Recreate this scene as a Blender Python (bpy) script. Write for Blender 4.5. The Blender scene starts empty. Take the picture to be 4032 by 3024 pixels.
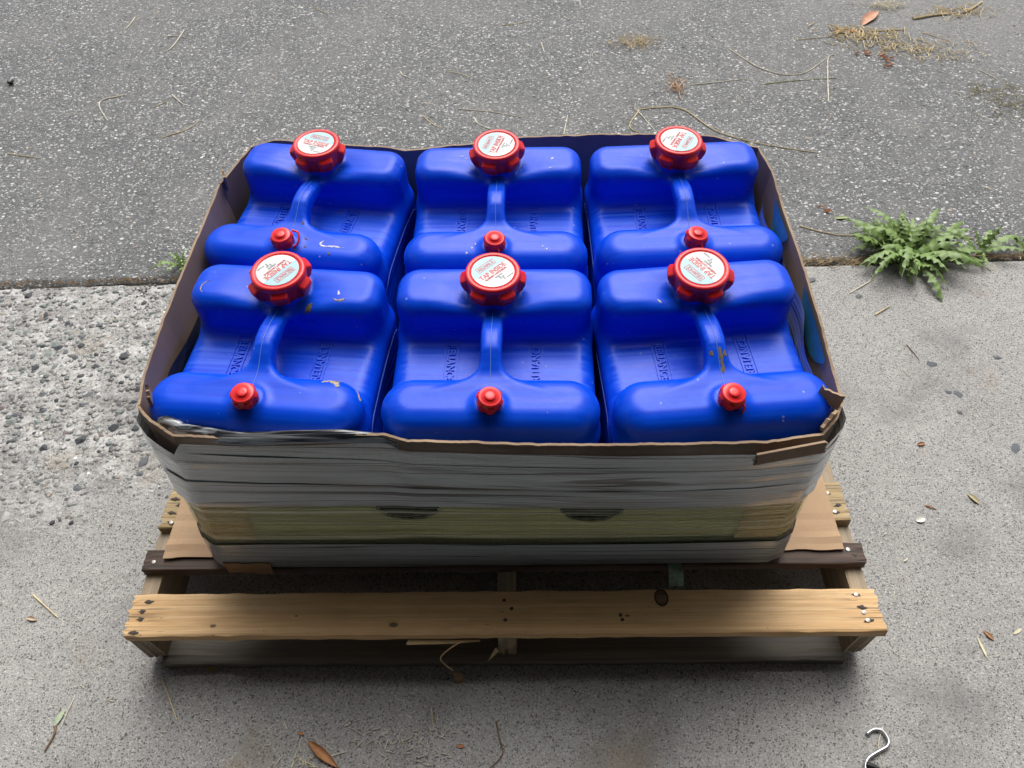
import bpy, bmesh, math, random
import numpy as np
from mathutils import Vector, Matrix
random.seed(7)
RNG = np.random.default_rng(7)
scene = bpy.context.scene
COL = scene.collection

# ------------------------------------------------------------------ camera
cam_d = bpy.data.cameras.new('camera'); cam = bpy.data.objects.new('camera', cam_d); COL.objects.link(cam)
cam_d.sensor_width = 36; cam_d.lens = 26.253; cam_d.clip_start = 0.02; cam_d.clip_end = 300
def cam_axes(pitch, yaw, roll):
    p, y, r = [math.radians(a) for a in (pitch, yaw, roll)]
    f = Vector((math.sin(y)*math.cos(p), math.cos(y)*math.cos(p), -math.sin(p)))
    rt = Vector((math.cos(y), -math.sin(y), 0)); up = rt.cross(f)
    return rt*math.cos(r)+up*math.sin(r), -rt*math.sin(r)+up*math.cos(r), f
_r, _u, _f = cam_axes(51.8875, -1.8653, -2.3243)
M = Matrix((_r, _u, -_f)).transposed().to_4x4(); M.translation = (0.0450, -0.3840, 1.2026)
cam.matrix_world = M
scene.camera = cam

# ------------------------------------------------------------------ light
SUN_EL, SUN_AZ = 54, 6          # elevation, degrees from +Y (beyond the pallet) towards +X
world = bpy.data.worlds.new('World'); scene.world = world; world.use_nodes = True
nt = world.node_tree; nt.nodes.clear()
sky = nt.nodes.new('ShaderNodeTexSky'); sky.sky_type = 'NISHITA'; sky.sun_disc = False
sky.sun_elevation = math.radians(SUN_EL); sky.sun_rotation = math.radians(SUN_AZ)
sky.air_density = 1.0; sky.dust_density = 6.0; sky.ozone_density = 1.0
hs = nt.nodes.new('ShaderNodeHueSaturation'); hs.inputs['Saturation'].default_value = 0.34   # an overcast, nearly white sky
bg = nt.nodes.new('ShaderNodeBackground'); bg.inputs['Strength'].default_value = 0.075
wo = nt.nodes.new('ShaderNodeOutputWorld')
nt.links.new(sky.outputs[0], hs.inputs['Color']); nt.links.new(hs.outputs[0], bg.inputs[0]); nt.links.new(bg.outputs[0], wo.inputs[0])
sun_d = bpy.data.lights.new('sun', 'SUN'); sun_d.energy = 1.5; sun_d.angle = math.radians(46); sun_d.color = (1, .985, .965)
sun = bpy.data.objects.new('sun', sun_d); COL.objects.link(sun)
_d = Vector((math.sin(math.radians(SUN_AZ))*math.cos(math.radians(SUN_EL)), math.cos(math.radians(SUN_AZ))*math.cos(math.radians(SUN_EL)), math.sin(math.radians(SUN_EL))))
sun.rotation_euler = _d.to_track_quat('Z', 'Y').to_euler(); sun.location = _d*20
scene.view_settings.view_transform = 'Standard'; scene.view_settings.look = 'None'
scene.view_settings.exposure = 0.82; scene.view_settings.gamma = 1.0
scene.view_settings.use_curve_mapping = False
scene.cycles.max_bounces = 5; scene.cycles.diffuse_bounces = 3; scene.cycles.glossy_bounces = 2; scene.cycles.transmission_bounces = 4; scene.cycles.transparent_max_bounces = 8

# ------------------------------------------------------------------ helpers
def tag(o, label=None, cat=None, group=None, kind=None):
    if label: o['label'] = label
    if cat: o['category'] = cat
    if group: o['group'] = group
    if kind: o['kind'] = kind
    return o
def empty(name, loc=(0, 0, 0), rz=0):
    o = bpy.data.objects.new(name, None); COL.objects.link(o); o.location = loc; o.rotation_euler = (0, 0, rz)
    o.empty_display_size = .05
    return o
def mesh(name, V, F, mats, smooth=False, fm=None):
    me = bpy.data.meshes.new(name)
    me.from_pydata([tuple(map(float, v)) for v in V], [], [tuple(map(int, f)) for f in F])
    for m in (mats if isinstance(mats, (list, tuple)) else [mats]): me.materials.append(m)
    if fm is not None: me.polygons.foreach_set('material_index', np.asarray(fm, dtype=np.int32))
    if smooth: me.polygons.foreach_set('use_smooth', np.ones(len(me.polygons), dtype=bool))
    me.update()
    return me
def link(name, me, parent=None, loc=None, rot=None, scale=None):
    o = bpy.data.objects.new(name, me); COL.objects.link(o); o.parent = parent
    if loc is not None: o.location = loc
    if rot is not None: o.rotation_euler = rot
    if scale is not None: o.scale = scale if hasattr(scale, '__len__') else (scale,)*3
    return o
def obj(name, V, F, mats, parent=None, smooth=False, fm=None, **k):
    return link(name, mesh(name, V, F, mats, smooth, fm), parent, **k)
class MB:
    def __init__(s): s.V = []; s.F = []
    def add(s, V, F):
        b = len(s.V); s.V += [tuple(v) for v in V]; s.F += [tuple(i+b for i in f) for f in F]; return s
    def box(s, a, b):
        (x0, y0, z0), (x1, y1, z1) = a, b
        return s.add([(x0,y0,z0),(x1,y0,z0),(x1,y1,z0),(x0,y1,z0),(x0,y0,z1),(x1,y0,z1),(x1,y1,z1),(x0,y1,z1)],
                     [(0,3,2,1),(4,5,6,7),(0,1,5,4),(1,2,6,5),(2,3,7,6),(3,0,4,7)])
    def tube(s, P, r, n=6, cap=True):
        P = [Vector(p) for p in P]; rs = r if hasattr(r, '__len__') else [r]*len(P)
        V = []; F = []; prev = None
        for i, p in enumerate(P):
            t = (P[min(i+1, len(P)-1)]-P[max(i-1, 0)]).normalized()
            a = prev if prev is not None else (Vector((0,0,1)) if abs(t.z) < .9 else Vector((1,0,0)))
            a = (a-t*a.dot(t)).normalized(); prev = a; b = t.cross(a)
            for k in range(n):
                w = 2*math.pi*k/n; V.append(p+(a*math.cos(w)+b*math.sin(w))*rs[i])
        for i in range(len(P)-1):
            for k in range(n):
                F.append((i*n+k, i*n+(k+1) % n, (i+1)*n+(k+1) % n, (i+1)*n+k))
        if cap: F += [tuple(range(n))[::-1], tuple((len(P)-1)*n+k for k in range(n))]
        return s.add(V, F)
    def build(s, name, m, parent=None, smooth=False, **k): return obj(name, s.V, s.F, m, parent, smooth, **k)
def grid_faces(nu, nv, wrap=False, flip=False):
    F = []
    for i in range(nu if wrap else nu-1):
        for j in range(nv-1):
            a, b, c, d = i*nv+j, ((i+1) % nu)*nv+j, ((i+1) % nu)*nv+j+1, i*nv+j+1
            F.append((a, d, c, b) if flip else (a, b, c, d))
    return F
def hash2(ix, iy, seed):
    h = (ix.astype(np.int64)*374761393+iy.astype(np.int64)*668265263+seed*1442695041) & 0xffffffff
    h = ((h ^ (h >> 13))*1274126177) & 0xffffffff
    return ((h ^ (h >> 16)) & 0xffffff)/float(0xffffff)
def vn(x, y, seed=0):
    x = np.asarray(x, float); y = np.asarray(y, float)
    ix, iy = np.floor(x), np.floor(y); fx, fy = x-ix, y-iy
    fx = fx*fx*(3-2*fx); fy = fy*fy*(3-2*fy)
    a, b, c, d = hash2(ix, iy, seed), hash2(ix+1, iy, seed), hash2(ix, iy+1, seed), hash2(ix+1, iy+1, seed)
    return (a*(1-fx)+b*fx)*(1-fy)+(c*(1-fx)+d*fx)*fy-.5
def fbm(x, y, seed=0, oct=4):
    return sum(vn(np.asarray(x)*2**o, np.asarray(y)*2**o, seed+o)/2**o for o in range(oct))
def smooth_path(P, n=6):
    P = [Vector(p) for p in P]
    if len(P) < 3: return [P[0].lerp(P[-1], k/n) for k in range(n+1)]
    out = []
    for i in range(len(P)-1):
        p0, p1, p2, p3 = P[max(i-1, 0)], P[i], P[i+1], P[min(i+2, len(P)-1)]
        for k in range(n):
            t = k/n
            out.append(.5*((2*p1)+(p2-p0)*t+(2*p0-5*p1+4*p2-p3)*t*t+(3*p1-p0-3*p2+p3)*t**3))
    return out+[P[-1]]

# ------------------------------------------------------------------ material helpers
class NT:
    def __init__(s, name):
        s.m = bpy.data.materials.new(name); s.m.use_nodes = True; s.t = s.m.node_tree; s.b = s.t.nodes['Principled BSDF']
    def n(s, typ, **k):
        nd = s.t.nodes.new('ShaderNode'+typ)
        for a, v in k.items():
            if a in nd.inputs.keys(): s.put(nd.inputs[a], v)
            elif a.startswith('i') and a[1:].isdigit(): s.put(nd.inputs[int(a[1:])], v)
            else: setattr(nd, a, v)
        return nd
    def put(s, sock, v):
        if isinstance(v, bpy.types.NodeSocket): s.t.links.new(v, sock)
        elif isinstance(v, bpy.types.Node): s.t.links.new(v.outputs[0], sock)
        else:
            if sock.type == 'RGBA' and hasattr(v, '__len__') and len(v) == 3: v = (*v, 1)
            sock.default_value = v
    def math(s, op, a, b=0.0, c=0.0, clamp=False):
        nd = s.n('Math', operation=op, use_clamp=clamp); s.put(nd.inputs[0], a); s.put(nd.inputs[1], b); s.put(nd.inputs[2], c); return nd.outputs[0]
    def mix(s, f, a, b, mode='MIX'):
        nd = s.n('Mix', data_type='RGBA', blend_type=mode); s.put(nd.inputs[0], f); s.put(nd.inputs[6], a); s.put(nd.inputs[7], b); return nd.outputs[2]
    def ramp(s, f, stops):
        nd = s.n('ValToRGB'); s.put(nd.inputs[0], f); e = nd.color_ramp.elements
        while len(e) < len(stops): e.new(.5)
        for el, (p, c) in zip(e, stops):
            el.position = p; el.color = (*c, 1) if hasattr(c, '__len__') else (c, c, c, 1)
        return nd.outputs[0]
    def mapr(s, v, a, b, c=0.0, d=1.0):
        nd = s.n('MapRange'); s.put(nd.inputs[0], v)
        for i, x in enumerate((a, b, c, d)): nd.inputs[i+1].default_value = x
        return nd.outputs[0]
    def co(s, scale=(1, 1, 1), loc=None, kind='Object'):
        tc = s.n('TexCoord'); mp = s.n('Mapping'); s.put(mp.inputs[0], tc.outputs[kind]); mp.inputs['Scale'].default_value = scale
        if loc is not None: s.put(mp.inputs['Location'], loc)
        return mp.outputs[0]
    def noise(s, vec, scale, detail=3.0, rough=.55, dist=0.0):
        nd = s.n('TexNoise'); s.put(nd.inputs['Vector'], vec); nd.inputs['Scale'].default_value = scale
        nd.inputs['Detail'].default_value = detail; nd.inputs['Roughness'].default_value = rough; nd.inputs['Distortion'].default_value = dist
        return nd.outputs['Fac']
    def vor(s, vec, scale, rnd=1.0, feature='F1'):
        nd = s.n('TexVoronoi', feature=feature); s.put(nd.inputs['Vector'], vec); nd.inputs['Scale'].default_value = scale; nd.inputs['Randomness'].default_value = rnd
        return nd
    def bump(s, h, strength=.3, dist=.002, normal=None):
        nd = s.n('Bump'); s.put(nd.inputs['Height'], h); nd.inputs['Strength'].default_value = strength; nd.inputs['Distance'].default_value = dist
        if normal is not None: s.put(nd.inputs['Normal'], normal)
        return nd.outputs[0]
    def out(s, **k):
        for a, v in k.items(): s.put(s.b.inputs[a.replace('_', ' ')], v)
        return s.m
    def rand(s): return s.n('ObjectInfo').outputs['Random']

def plain(name, c, rough=.6, metal=0.0, var=.15, vs=60, bump=0.0, **k):
    t = NT(name); v = t.noise(t.co(), vs)
    col = t.mix(t.mapr(v, .3, .7), [x*(1-var) for x in c], [min(1, x*(1+var)) for x in c])
    kw = dict(Base_Color=col, Roughness=rough, Metallic=metal); kw.update(k)
    if bump: kw['Normal'] = t.bump(v, bump, .001)
    return t.out(**kw)

# ---- blue polyethylene
def m_blue():
    t = NT('blue_polyethylene'); r = t.rand(); off = t.n('CombineXYZ', i0=t.math('MULTIPLY', r, 7.), i1=t.math('MULTIPLY', r, 13.), i2=r)
    streak = t.noise(t.co((4, 130, 40), off), 1.0, 2, .55)
    arc = t.noise(t.co((40, 40, 20), off), 1.0, 2, .5, 3.0)
    fleck = t.vor(t.co((1, 1, 1), off), 95).outputs
    pick = t.math('GREATER_THAN', t.n('SeparateColor', i0=fleck['Color']).outputs[0], .955)
    spot = t.math('MULTIPLY', pick, t.math('LESS_THAN', fleck['Distance'], .16))
    scr = t.math('GREATER_THAN', t.noise(t.co((26, 210, 60), off), 1.0, 3, .65, .6), .725)
    dust = t.mapr(t.noise(t.co((1, 1, 1), off), 22, 4, .6), .52, .75, 0, .10)
    c = t.mix(t.mapr(streak, .35, .7), (.0003, .056, .64), (.0006, .076, .74))
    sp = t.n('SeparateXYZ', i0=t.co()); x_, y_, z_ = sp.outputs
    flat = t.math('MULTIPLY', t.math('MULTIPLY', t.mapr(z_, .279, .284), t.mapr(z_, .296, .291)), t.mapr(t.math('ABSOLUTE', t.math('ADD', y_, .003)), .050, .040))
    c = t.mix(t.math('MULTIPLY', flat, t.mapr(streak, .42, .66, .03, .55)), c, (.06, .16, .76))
    c = t.mix(dust, c, (.06, .18, .78))
    c = t.mix(t.math('MULTIPLY', scr, .35), c, (.22, .30, .72))
    c = t.mix(t.math('MULTIPLY', spot, .5), c, (.35, .38, .52))
    ro = t.mapr(t.math('ADD', streak, t.math('MULTIPLY', arc, .4)), .4, .95, .24, .42)
    return t.out(Base_Color=c, Roughness=ro, IOR=1.5, Normal=t.bump(streak, .10, .0008), Specular_IOR_Level=.22)
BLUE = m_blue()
RED = plain('red_plastic', (.76, .020, .024), .34, var=.08, vs=90)
SEAM = plain('pale_mould_flash', (.10, .20, .62), .5)
LABEL = plain('white_label_paper', (.66, .67, .66), .45, var=.03)
LBLUE = plain('pale_blue_label_ink', (.36, .58, .64), .45, var=.04)
LRED = plain('red_label_ink', (.68, .10, .11), .5, var=.05)
LGREY = plain('grey_label_ink', (.28, .31, .33), .5, var=.05)

def m_card(name, c1, c2, stripes=True):
    t = NT(name); co = t.co()
    n1 = t.noise(co, 9, 4); n2 = t.noise(t.co((300, 300, 8)), 1.0, 2)
    c = t.mix(t.mapr(n1, .3, .7), c1, c2); c = t.mix(t.mapr(n2, .4, .7, 0, .18), c, [x*.6 for x in c1])
    return t.out(Base_Color=c, Roughness=.78, Normal=t.bump(n2, .15, .0006))
CARD_IN = m_card('brown_cardboard_liner', (.25, .172, .125), (.33, .235, .172))
CARD = m_card('tan_cardboard', (.46, .30, .175), (.56, .38, .23))
CARD_OLIVE = m_card('yellowed_cardboard', (.72, .66, .36), (.86, .80, .48))
CARD_POST = m_card('pale_corner_cardboard', (.82, .56, .28), (.90, .66, .36))
EDGE = m_card('torn_cardboard_edge', (.20, .135, .085), (.40, .285, .18))
BLUEPRINT = plain('blue_box_print', (.03, .20, .34), .45)

def m_film():
    t = NT('grey_stretch_film'); a = t.noise(t.co((.8, .8, 110)), 1.0, 2, .6, .05); b = t.noise(t.co((3, 3, 420)), 1.0, 2, .6); w = t.noise(t.co((.5, .5, 30)), 1.0, 2, .5, .15)
    h = t.math('ADD', t.math('MULTIPLY', a, .6), t.math('MULTIPLY', b, .4))
    c = t.mix(t.mapr(b, .46, .54), (.40, .455, .51), (.455, .515, .575))
    thin = t.noise(t.co((.45, .45, 34), (5, 2, 9)), 1.0, 2, .5, .15)
    c = t.mix(t.mapr(t.math('ABSOLUTE', t.math('SUBTRACT', thin, .5)), .007, .012, .9, 0), c, (.035, .038, .045))
    c = t.mix(t.mapr(w, .52, .70, 0, .45), c, (.20, .215, .24))
    sx = t.n('SeparateXYZ', i0=t.co()); zz_ = t.math('ADD', sx.outputs[2], t.math('MULTIPLY', sx.outputs[0], .055)); shear = t.n('CombineXYZ', i0=t.math('MULTIPLY', sx.outputs[0], .8), i1=t.math('MULTIPLY', sx.outputs[1], .8), i2=t.math('MULTIPLY', zz_, 48.))
    thin2 = t.noise(shear.outputs[0], 1.0, 2, .5, .1)
    c = t.mix(t.mapr(t.math('ABSOLUTE', t.math('SUBTRACT', thin2, .42)), .006, .012, .7, 0), c, (.07, .075, .088))
    weave = t.math('MULTIPLY', t.mapr(t.noise(t.co((260, 260, 3)), 1.0, 1), .5, .62), t.mapr(t.noise(t.co((2, 2, 26), (3, 1, 2)), 1.0, 2), .56, .62))
    c = t.mix(t.math('MULTIPLY', weave, .3), c, (.33, .34, .36))
    return t.out(Base_Color=c, Roughness=t.mapr(b, .3, .7, .20, .38), Normal=t.bump(h, .22, .002), Specular_IOR_Level=.8, Coat_Weight=.8, Coat_Roughness=.07)
FILM = m_film()
def m_clear():
    t = NT('clear_stretch_film'); a = t.noise(t.co((.9, .9, 230)), 1.0, 2, .6, .03); g2 = t.noise(t.co((.9, .9, 40)), 1.0, 2)
    z = t.n('SeparateXYZ', i0=t.co()).outputs[2]
    low = t.mapr(z, .118, .098)
    g = t.b; t.out(Base_Color=t.mix(t.mapr(a, .35, .7), (.27, .34, .25), (.86, .93, .78)), Roughness=.12, Normal=t.bump(a, .8, .003), Coat_Weight=.6, Coat_Roughness=.04)
    tr = t.n('BsdfTransparent'); tr.inputs[0].default_value = (.93, .98, .92, 1)
    mx = t.n('MixShader'); t.put(mx.inputs[0], t.math('ADD', t.mapr(t.math('ABSOLUTE', t.math('SUBTRACT', a, .5)), .03, .10, .04, .70), t.mapr(low, 0, 1, 0, .10), clamp=True)); t.put(mx.inputs[1], tr.outputs[0]); t.put(mx.inputs[2], g.outputs[0])
    t.t.links.new(mx.outputs[0], t.t.nodes['Material Output'].inputs[0])
    return t.m
CLEAR = m_clear()
def m_fold():
    t = NT('folded_stretch_film'); a = t.noise(t.co((3, 110, 110)), 1.0, 3, .55, .2)
    return t.out(Base_Color=t.mix(t.mapr(a, .44, .60), (.018, .02, .024), (.34, .36, .37)), Roughness=.14, Specular_IOR_Level=.9, Normal=t.bump(a, .7, .003))  # silver highlight streaks are painted into the near-black film colour
FOLD = m_fold()
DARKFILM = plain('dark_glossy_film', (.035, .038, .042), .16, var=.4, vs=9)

def m_wood(name, c1, c2, knots=(), grey=0.0, rough=.62, fine=1.0):
    t = NT(name); r = t.rand(); tc = t.n('TexCoord'); sep = t.n('SeparateXYZ', i0=tc.outputs['Object'])
    x, y, z = sep.outputs
    yy = t.math('ADD', y, t.math('MULTIPLY', z, .6)); dark = None
    for kx, ky, ks in knots:
        dx = t.math('SUBTRACT', x, kx); dy = t.math('SUBTRACT', y, ky)
        q = t.math('ADD', t.math('POWER', t.math('MULTIPLY', t.math('ABSOLUTE', dx), .55/ks), 2.), t.math('POWER', t.math('DIVIDE', t.math('ABSOLUTE', dy), ks), 2.))
        g = t.math('EXPONENT', t.math('MULTIPLY', q, -.35))
        yy = t.math('ADD', yy, t.math('MULTIPLY', t.math('MULTIPLY', g, dy), -1.1))
        d = t.mapr(q, .45, 1.1, 1., 0.); dark = d if dark is None else t.math('MAXIMUM', dark, d)
    v = t.n('CombineXYZ', i0=t.math('ADD', x, t.math('MULTIPLY', r, 9.)), i1=yy, i2=t.math('MULTIPLY', r, 5.))
    def scl(a, b): 
        mp = t.n('Mapping'); t.put(mp.inputs[0], v.outputs[0]); mp.inputs['Scale'].default_value = (a, b, 1); return mp.outputs[0]
    ring = t.noise(scl(1.3, 170*fine), 1.0, 3, .55, .3); fib = t.noise(scl(14, 620), 1.0, 3, .65); big = t.noise(scl(5, 14), 1.0, 3, .6)
    c = t.mix(t.mapr(ring, .36, .64), c1, c2)
    c = t.mix(t.mapr(fib, .38, .70, 0, .40), c, [a*.55 for a in c1])
    c = t.mix(t.mapr(big, .45, .75, 0, .45), c, [a*.62 for a in c1])
    pit = t.math('GREATER_THAN', t.noise(scl(55, 240), 1.0, 2, .5), .745)
    c = t.mix(t.math('MULTIPLY', pit, .6), c, (.06, .035, .02))
    ends = t.mapr(t.math('ABSOLUTE', x), .49, .55); crack = t.math('GREATER_THAN', t.noise(scl(6, 210), 1.0, 2, .5), .60)
    c = t.mix(t.math('MULTIPLY', t.math('MULTIPLY', ends, crack), .8), c, [a*.18 for a in c1])
    dirt = t.mapr(t.noise(scl(9, 30), 1.0, 4, .65), .55, .75, 0, .35); c = t.mix(dirt, c, [a*.45 for a in c1])
    if grey: c = t.mix(t.mapr(t.noise(scl(3, 60), 1.0, 3), .35, .6, 0, grey), c, (.24, .225, .205))
    if dark is not None: c = t.mix(t.math('MULTIPLY', dark, .85), c, (.075, .038, .018))
    h = t.math('ADD', t.math('MULTIPLY', ring, .4), fib)
    return t.out(Base_Color=c, Roughness=rough, Normal=t.bump(h, .35, .0012))
PINE = m_wood('fresh_pine', (.72, .43, .185), (.86, .59, .31), [(-.157, -.018, .0042), (-.426, -.017, .0030), (.188, -.007, .0020), (-.304, -.003, .0014)])
RAGGED = m_wood('split_pine', (.46, .31, .13), (.62, .45, .21), grey=.2)
DARKW = m_wood('dark_stained_wood', (.060, .034, .022), (.115, .068, .046))
GREYW = m_wood('weathered_grey_wood', (.15, .122, .095), (.42, .375, .31), [(-.44, .01, .012)], grey=.7, fine=.8)
STRW = m_wood('stringer_wood', (.36, .265, .155), (.50, .385, .24), grey=.45)
SPLINT = plain('raw_splinter_wood', (.62, .45, .23), .7)
METAL = plain('galvanised_steel', (.60, .61, .62), .34, 1.0, var=.1)
NAIL = plain('nail_steel', (.50, .50, .48), .45, .6, var=.1)
RUST = plain('rusty_nail', (.07, .05, .045), .7)
RUBBER = plain('black_rubber', (.012, .013, .014), .55)

# ---- ground
def m_concrete():
    t = NT('worn_concrete'); co = t.co(); sep = t.n('SeparateXYZ', i0=co)
    x, y = sep.outputs[0], sep.outputs[1]
    wob = t.noise(co, 6, 4)
    wear = t.math('MULTIPLY', t.mapr(t.math('ADD', x, t.math('MULTIPLY', wob, .25)), -.42, -.62), t.mapr(t.math('ADD', y, t.math('MULTIPLY', t.math('SUBTRACT', wob, .5), .5)), .22, .42), clamp=True)
    big = t.noise(co, 3.0, 5, .6); mid = t.noise(co, 45, 4, .65); fine = t.noise(co, 330, 3, .7); sand = t.vor(co, 520).outputs
    c = t.mix(t.mapr(big, .3, .7), (.30, .295, .285), (.46, .455, .435))
    c = t.mix(t.mapr(mid, .35, .7, 0, .55), c, (.28, .27, .25))
    c = t.mix(t.mapr(fine, .40, .64), t.mix(.38, c, (.16, .157, .15)), t.mix(.30, c, (.62, .61, .59)))
    gr = t.n('SeparateColor', i0=sand['Color']).outputs[0]
    c = t.mix(t.math('MULTIPLY', t.math('GREATER_THAN', gr, .90), .75), c, (.045, .045, .05))
    c = t.mix(t.math('MULTIPLY', t.math('LESS_THAN', gr, .07), .6), c, (.62, .60, .56))
    c = t.mix(t.math('MULTIPLY', wear, t.mapr(t.noise(co, 26, 3), .45, .6, 0, .6)), c, (.66, .65, .63))
    # stones showing in the worn part
    v1 = t.vor(co, 62); v2 = t.vor(t.co(loc=(.3, .7, 0)), 120)
    for v, r_, thr in ((v2, .42, .45), (v1, .40, .50)):
        sc = t.n('SeparateColor', i0=v.outputs['Color']); p = t.math('MULTIPLY', t.math('GREATER_THAN', sc.outputs[0], thr), t.mapr(v.outputs['Distance'], r_, r_-.1))
        stone = t.mix(sc.outputs[1], (.14, .145, .145), (.46, .45, .42)); stone = t.mix(t.math('GREATER_THAN', sc.outputs[2], .8), stone, (.16, .20, .19))
        c = t.mix(t.math('MULTIPLY', p, t.math('MULTIPLY', wear, .8)), c, stone)
    # stains: rusty, dark
    st = t.mapr(t.noise(t.co(loc=(4, 2, 0)), 4.2, 4, .6), .53, .70, 0, .62); c = t.mix(st, c, (.16, .152, .15))
    st = t.mapr(t.noise(t.co(loc=(9, 5, 0)), 5.5, 3, .6), .62, .76, 0, .35); c = t.mix(st, c, (.30, .22, .12))
    hgt = t.math('ADD', t.math('MULTIPLY', mid, .7), t.math('ADD', fine, t.math('MULTIPLY', sand['Distance'], .6)))
    b1 = t.bump(hgt, .5, .0022)
    b2 = t.bump(t.math('MULTIPLY', wear, t.math('ADD', t.mapr(v1.outputs['Distance'], .45, .2), t.math('MULTIPLY', t.noise(co, 90, 4), 1.2))), .9, .006, b1)
    return t.out(Base_Color=c, Roughness=.88, Normal=b2)
def m_asphalt():
    t = NT('chip_seal_asphalt'); co = t.co()
    big = t.noise(co, 2.2, 4, .6); fine = t.noise(co, 300, 2, .7)
    c = t.mix(t.mapr(big, .3, .7), (.105, .107, .110), (.185, .186, .186))
    c = t.mix(t.mapr(fine, .38, .66), t.mix(.5, c, (.035, .035, .037)), t.mix(.35, c, (.40, .41, .41)))
    hs = fine
    for sc_, thr, rr, loc in ((175, .24, .51, (0, 0, 0)), (105, .40, .46, (.37, .11, 0)), (70, .70, .41, (.7, .23, 0))):
        wv = t.n('VectorMath', operation='ADD'); t.put(wv.inputs[0], t.co((1, 1.35, 1), loc)); nz = t.n('TexNoise'); t.put(nz.inputs['Vector'], co); nz.inputs['Scale'].default_value = 160
        sc2 = t.n('VectorMath', operation='SCALE'); t.put(sc2.inputs[0], nz.outputs['Color']); sc2.inputs['Scale'].default_value = .006; t.put(wv.inputs[1], sc2.outputs[0])
        v = t.vor(wv.outputs[0], sc_); s = t.n('SeparateColor', i0=v.outputs['Color'])
        p = t.math('MULTIPLY', t.math('GREATER_THAN', s.outputs[0], thr), t.mapr(v.outputs['Distance'], rr, rr-.08))
        st = t.ramp(s.outputs[1], [(0, (.09, .095, .10)), (.48, (.19, .196, .196)), (.74, (.32, .33, .325)), (.90, (.58, .575, .56)), (1, (.80, .79, .77))])
        c = t.mix(t.math('MULTIPLY', p, .95), c, st); hs = t.math('ADD', hs, t.math('MULTIPLY', p, .8))
    dust = t.mapr(t.noise(t.co((1, 1, 1), (3, 8, 0)), 2.6, 4, .62), .46, .66, 0, .75)
    sep = t.n('SeparateXYZ', i0=co); edge = t.math('MULTIPLY', t.mapr(sep.outputs[0], .5, 1.3), t.mapr(sep.outputs[1], 1.45, 2.0), clamp=True)
    c = t.mix(t.math('MAXIMUM', t.math('MULTIPLY', dust, .5), t.math('MULTIPLY', edge, t.mapr(big, .35, .6, .2, .75))), c, (.27, .265, .255))
    return t.out(Base_Color=c, Roughness=.8, Normal=t.bump(hs, .8, .0035))
CONC, ASPH = m_concrete(), m_asphalt()
def m_attr(name, rough=.7):
    t = NT(name); a = t.n('Attribute', attribute_name='col'); v = t.noise(t.co(), 350, 3)
    return t.out(Base_Color=t.mix(t.mapr(v, .3, .7, 0, .4), a.outputs['Color'], t.mix(.5, a.outputs['Color'], (.12, .12, .12))), Roughness=rough, Normal=t.bump(v, .3, .001))
ATTR = m_attr('chip_colours')

# ------------------------------------------------------------------ the setting: asphalt, concrete, unseen garage added behind the camera to block light
def joint_y(x): return .893+.0135*x
def axis(lo, flo, fhi, hi, step):
    a = np.arange(flo, fhi+1e-6, step)
    L = flo-np.geomspace(step*2, flo-lo, 14)[::-1] if lo < flo else []
    H = fhi+np.geomspace(step*2, hi-fhi, 14) if hi > fhi else []
    return np.concatenate([L, a, H])
def ground_z(x, y): return .0018*fbm(x*9, y*9, 3, 3)+.0010*fbm(x*60, y*60, 5, 2)
def sheet(name, xs, ys, zf, m, kind='structure'):
    X, Y = np.meshgrid(xs, ys, indexing='ij'); 
    Xw, Yw, Zw = zf(X, Y)
    V = np.stack([Xw.ravel(), Yw.ravel(), Zw.ravel()], 1); nx, ny = len(xs), len(ys)
    i, j = np.meshgrid(np.arange(nx-1), np.arange(ny-1), indexing='ij'); a = (i*ny+j).ravel()
    F = np.stack([a, a+ny, a+ny+1, a+1], 1)
    o = obj(name, V, F, m, smooth=True); tag(o, kind=kind); return o
def conc_f(X, Y):
    Yw = np.where(Y > .80, .80+(Y-.80)/.10*(joint_y(X)-.0055+.005*vn(X*22, X*0, 9)-.80), Y)
    worn = np.clip((-.48-X)/.15, 0, 1)*np.clip((Yw-.28)/.15, 0, 1)
    Z = ground_z(X, Yw)-worn*(.0035+.004*fbm(X*38, Yw*38, 12, 3))
    Z = Z-np.where(Y > .895, .006, 0)
    return X, Yw, Z
slab = sheet('concrete_slab', axis(-14, -1.3, 1.35, 14, .0075), axis(-7, -.25, .90, .90, .0075) if False else np.concatenate([-.25-np.geomspace(.015, 6.5, 12)[::-1], np.arange(-.25, .9001, .0075)]), conc_f, CONC)
def asph_f(X, Y):
    Yw = np.where(Y < 1.0, 1.0-(1.0-Y)/.10*(1.0-(joint_y(X)+.0005+.005*vn(X*15, X*0, 19))), Y)
    Z = ground_z(X, Yw)-.002+.004*fbm(X*1.5, Yw*1.5, 33, 2)-np.where(Y < .905, .010, 0)
    return X, Yw, Z
asphalt = sheet('asphalt_pavement', axis(-60, -2.0, 1.95, 60, .009), np.concatenate([np.arange(.90, 2.5, .009), 2.5+np.geomspace(.02, 60, 16)]), asph_f, ASPH)
soil = obj('joint_soil', [(-14, .6, -.012), (14, .6, -.012), (14, 1.25, -.012), (-14, 1.25, -.012)], [(0, 1, 2, 3)], plain('joint_soil', (.05, .042, .034), .95)); tag(soil, kind='structure')
GW = plain('unseen_garage_paint', (.26, .255, .25), .8); GI = plain('unseen_garage_interior', (.12, .117, .112), .9)
DOORY = -.22  # doorway plane placed for the light falloff in front of the pallet
g = MB(); g.box((-7, DOORY-.15, -.02), (-1.6, DOORY, 2.55)); g.box((1.6, DOORY-.15, -.02), (7, DOORY, 2.55)); g.box((-1.6, DOORY-.15, 2.05), (1.6, DOORY, 2.55))
tag(g.build('unseen_garage_wall', GW), kind='structure')
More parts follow.
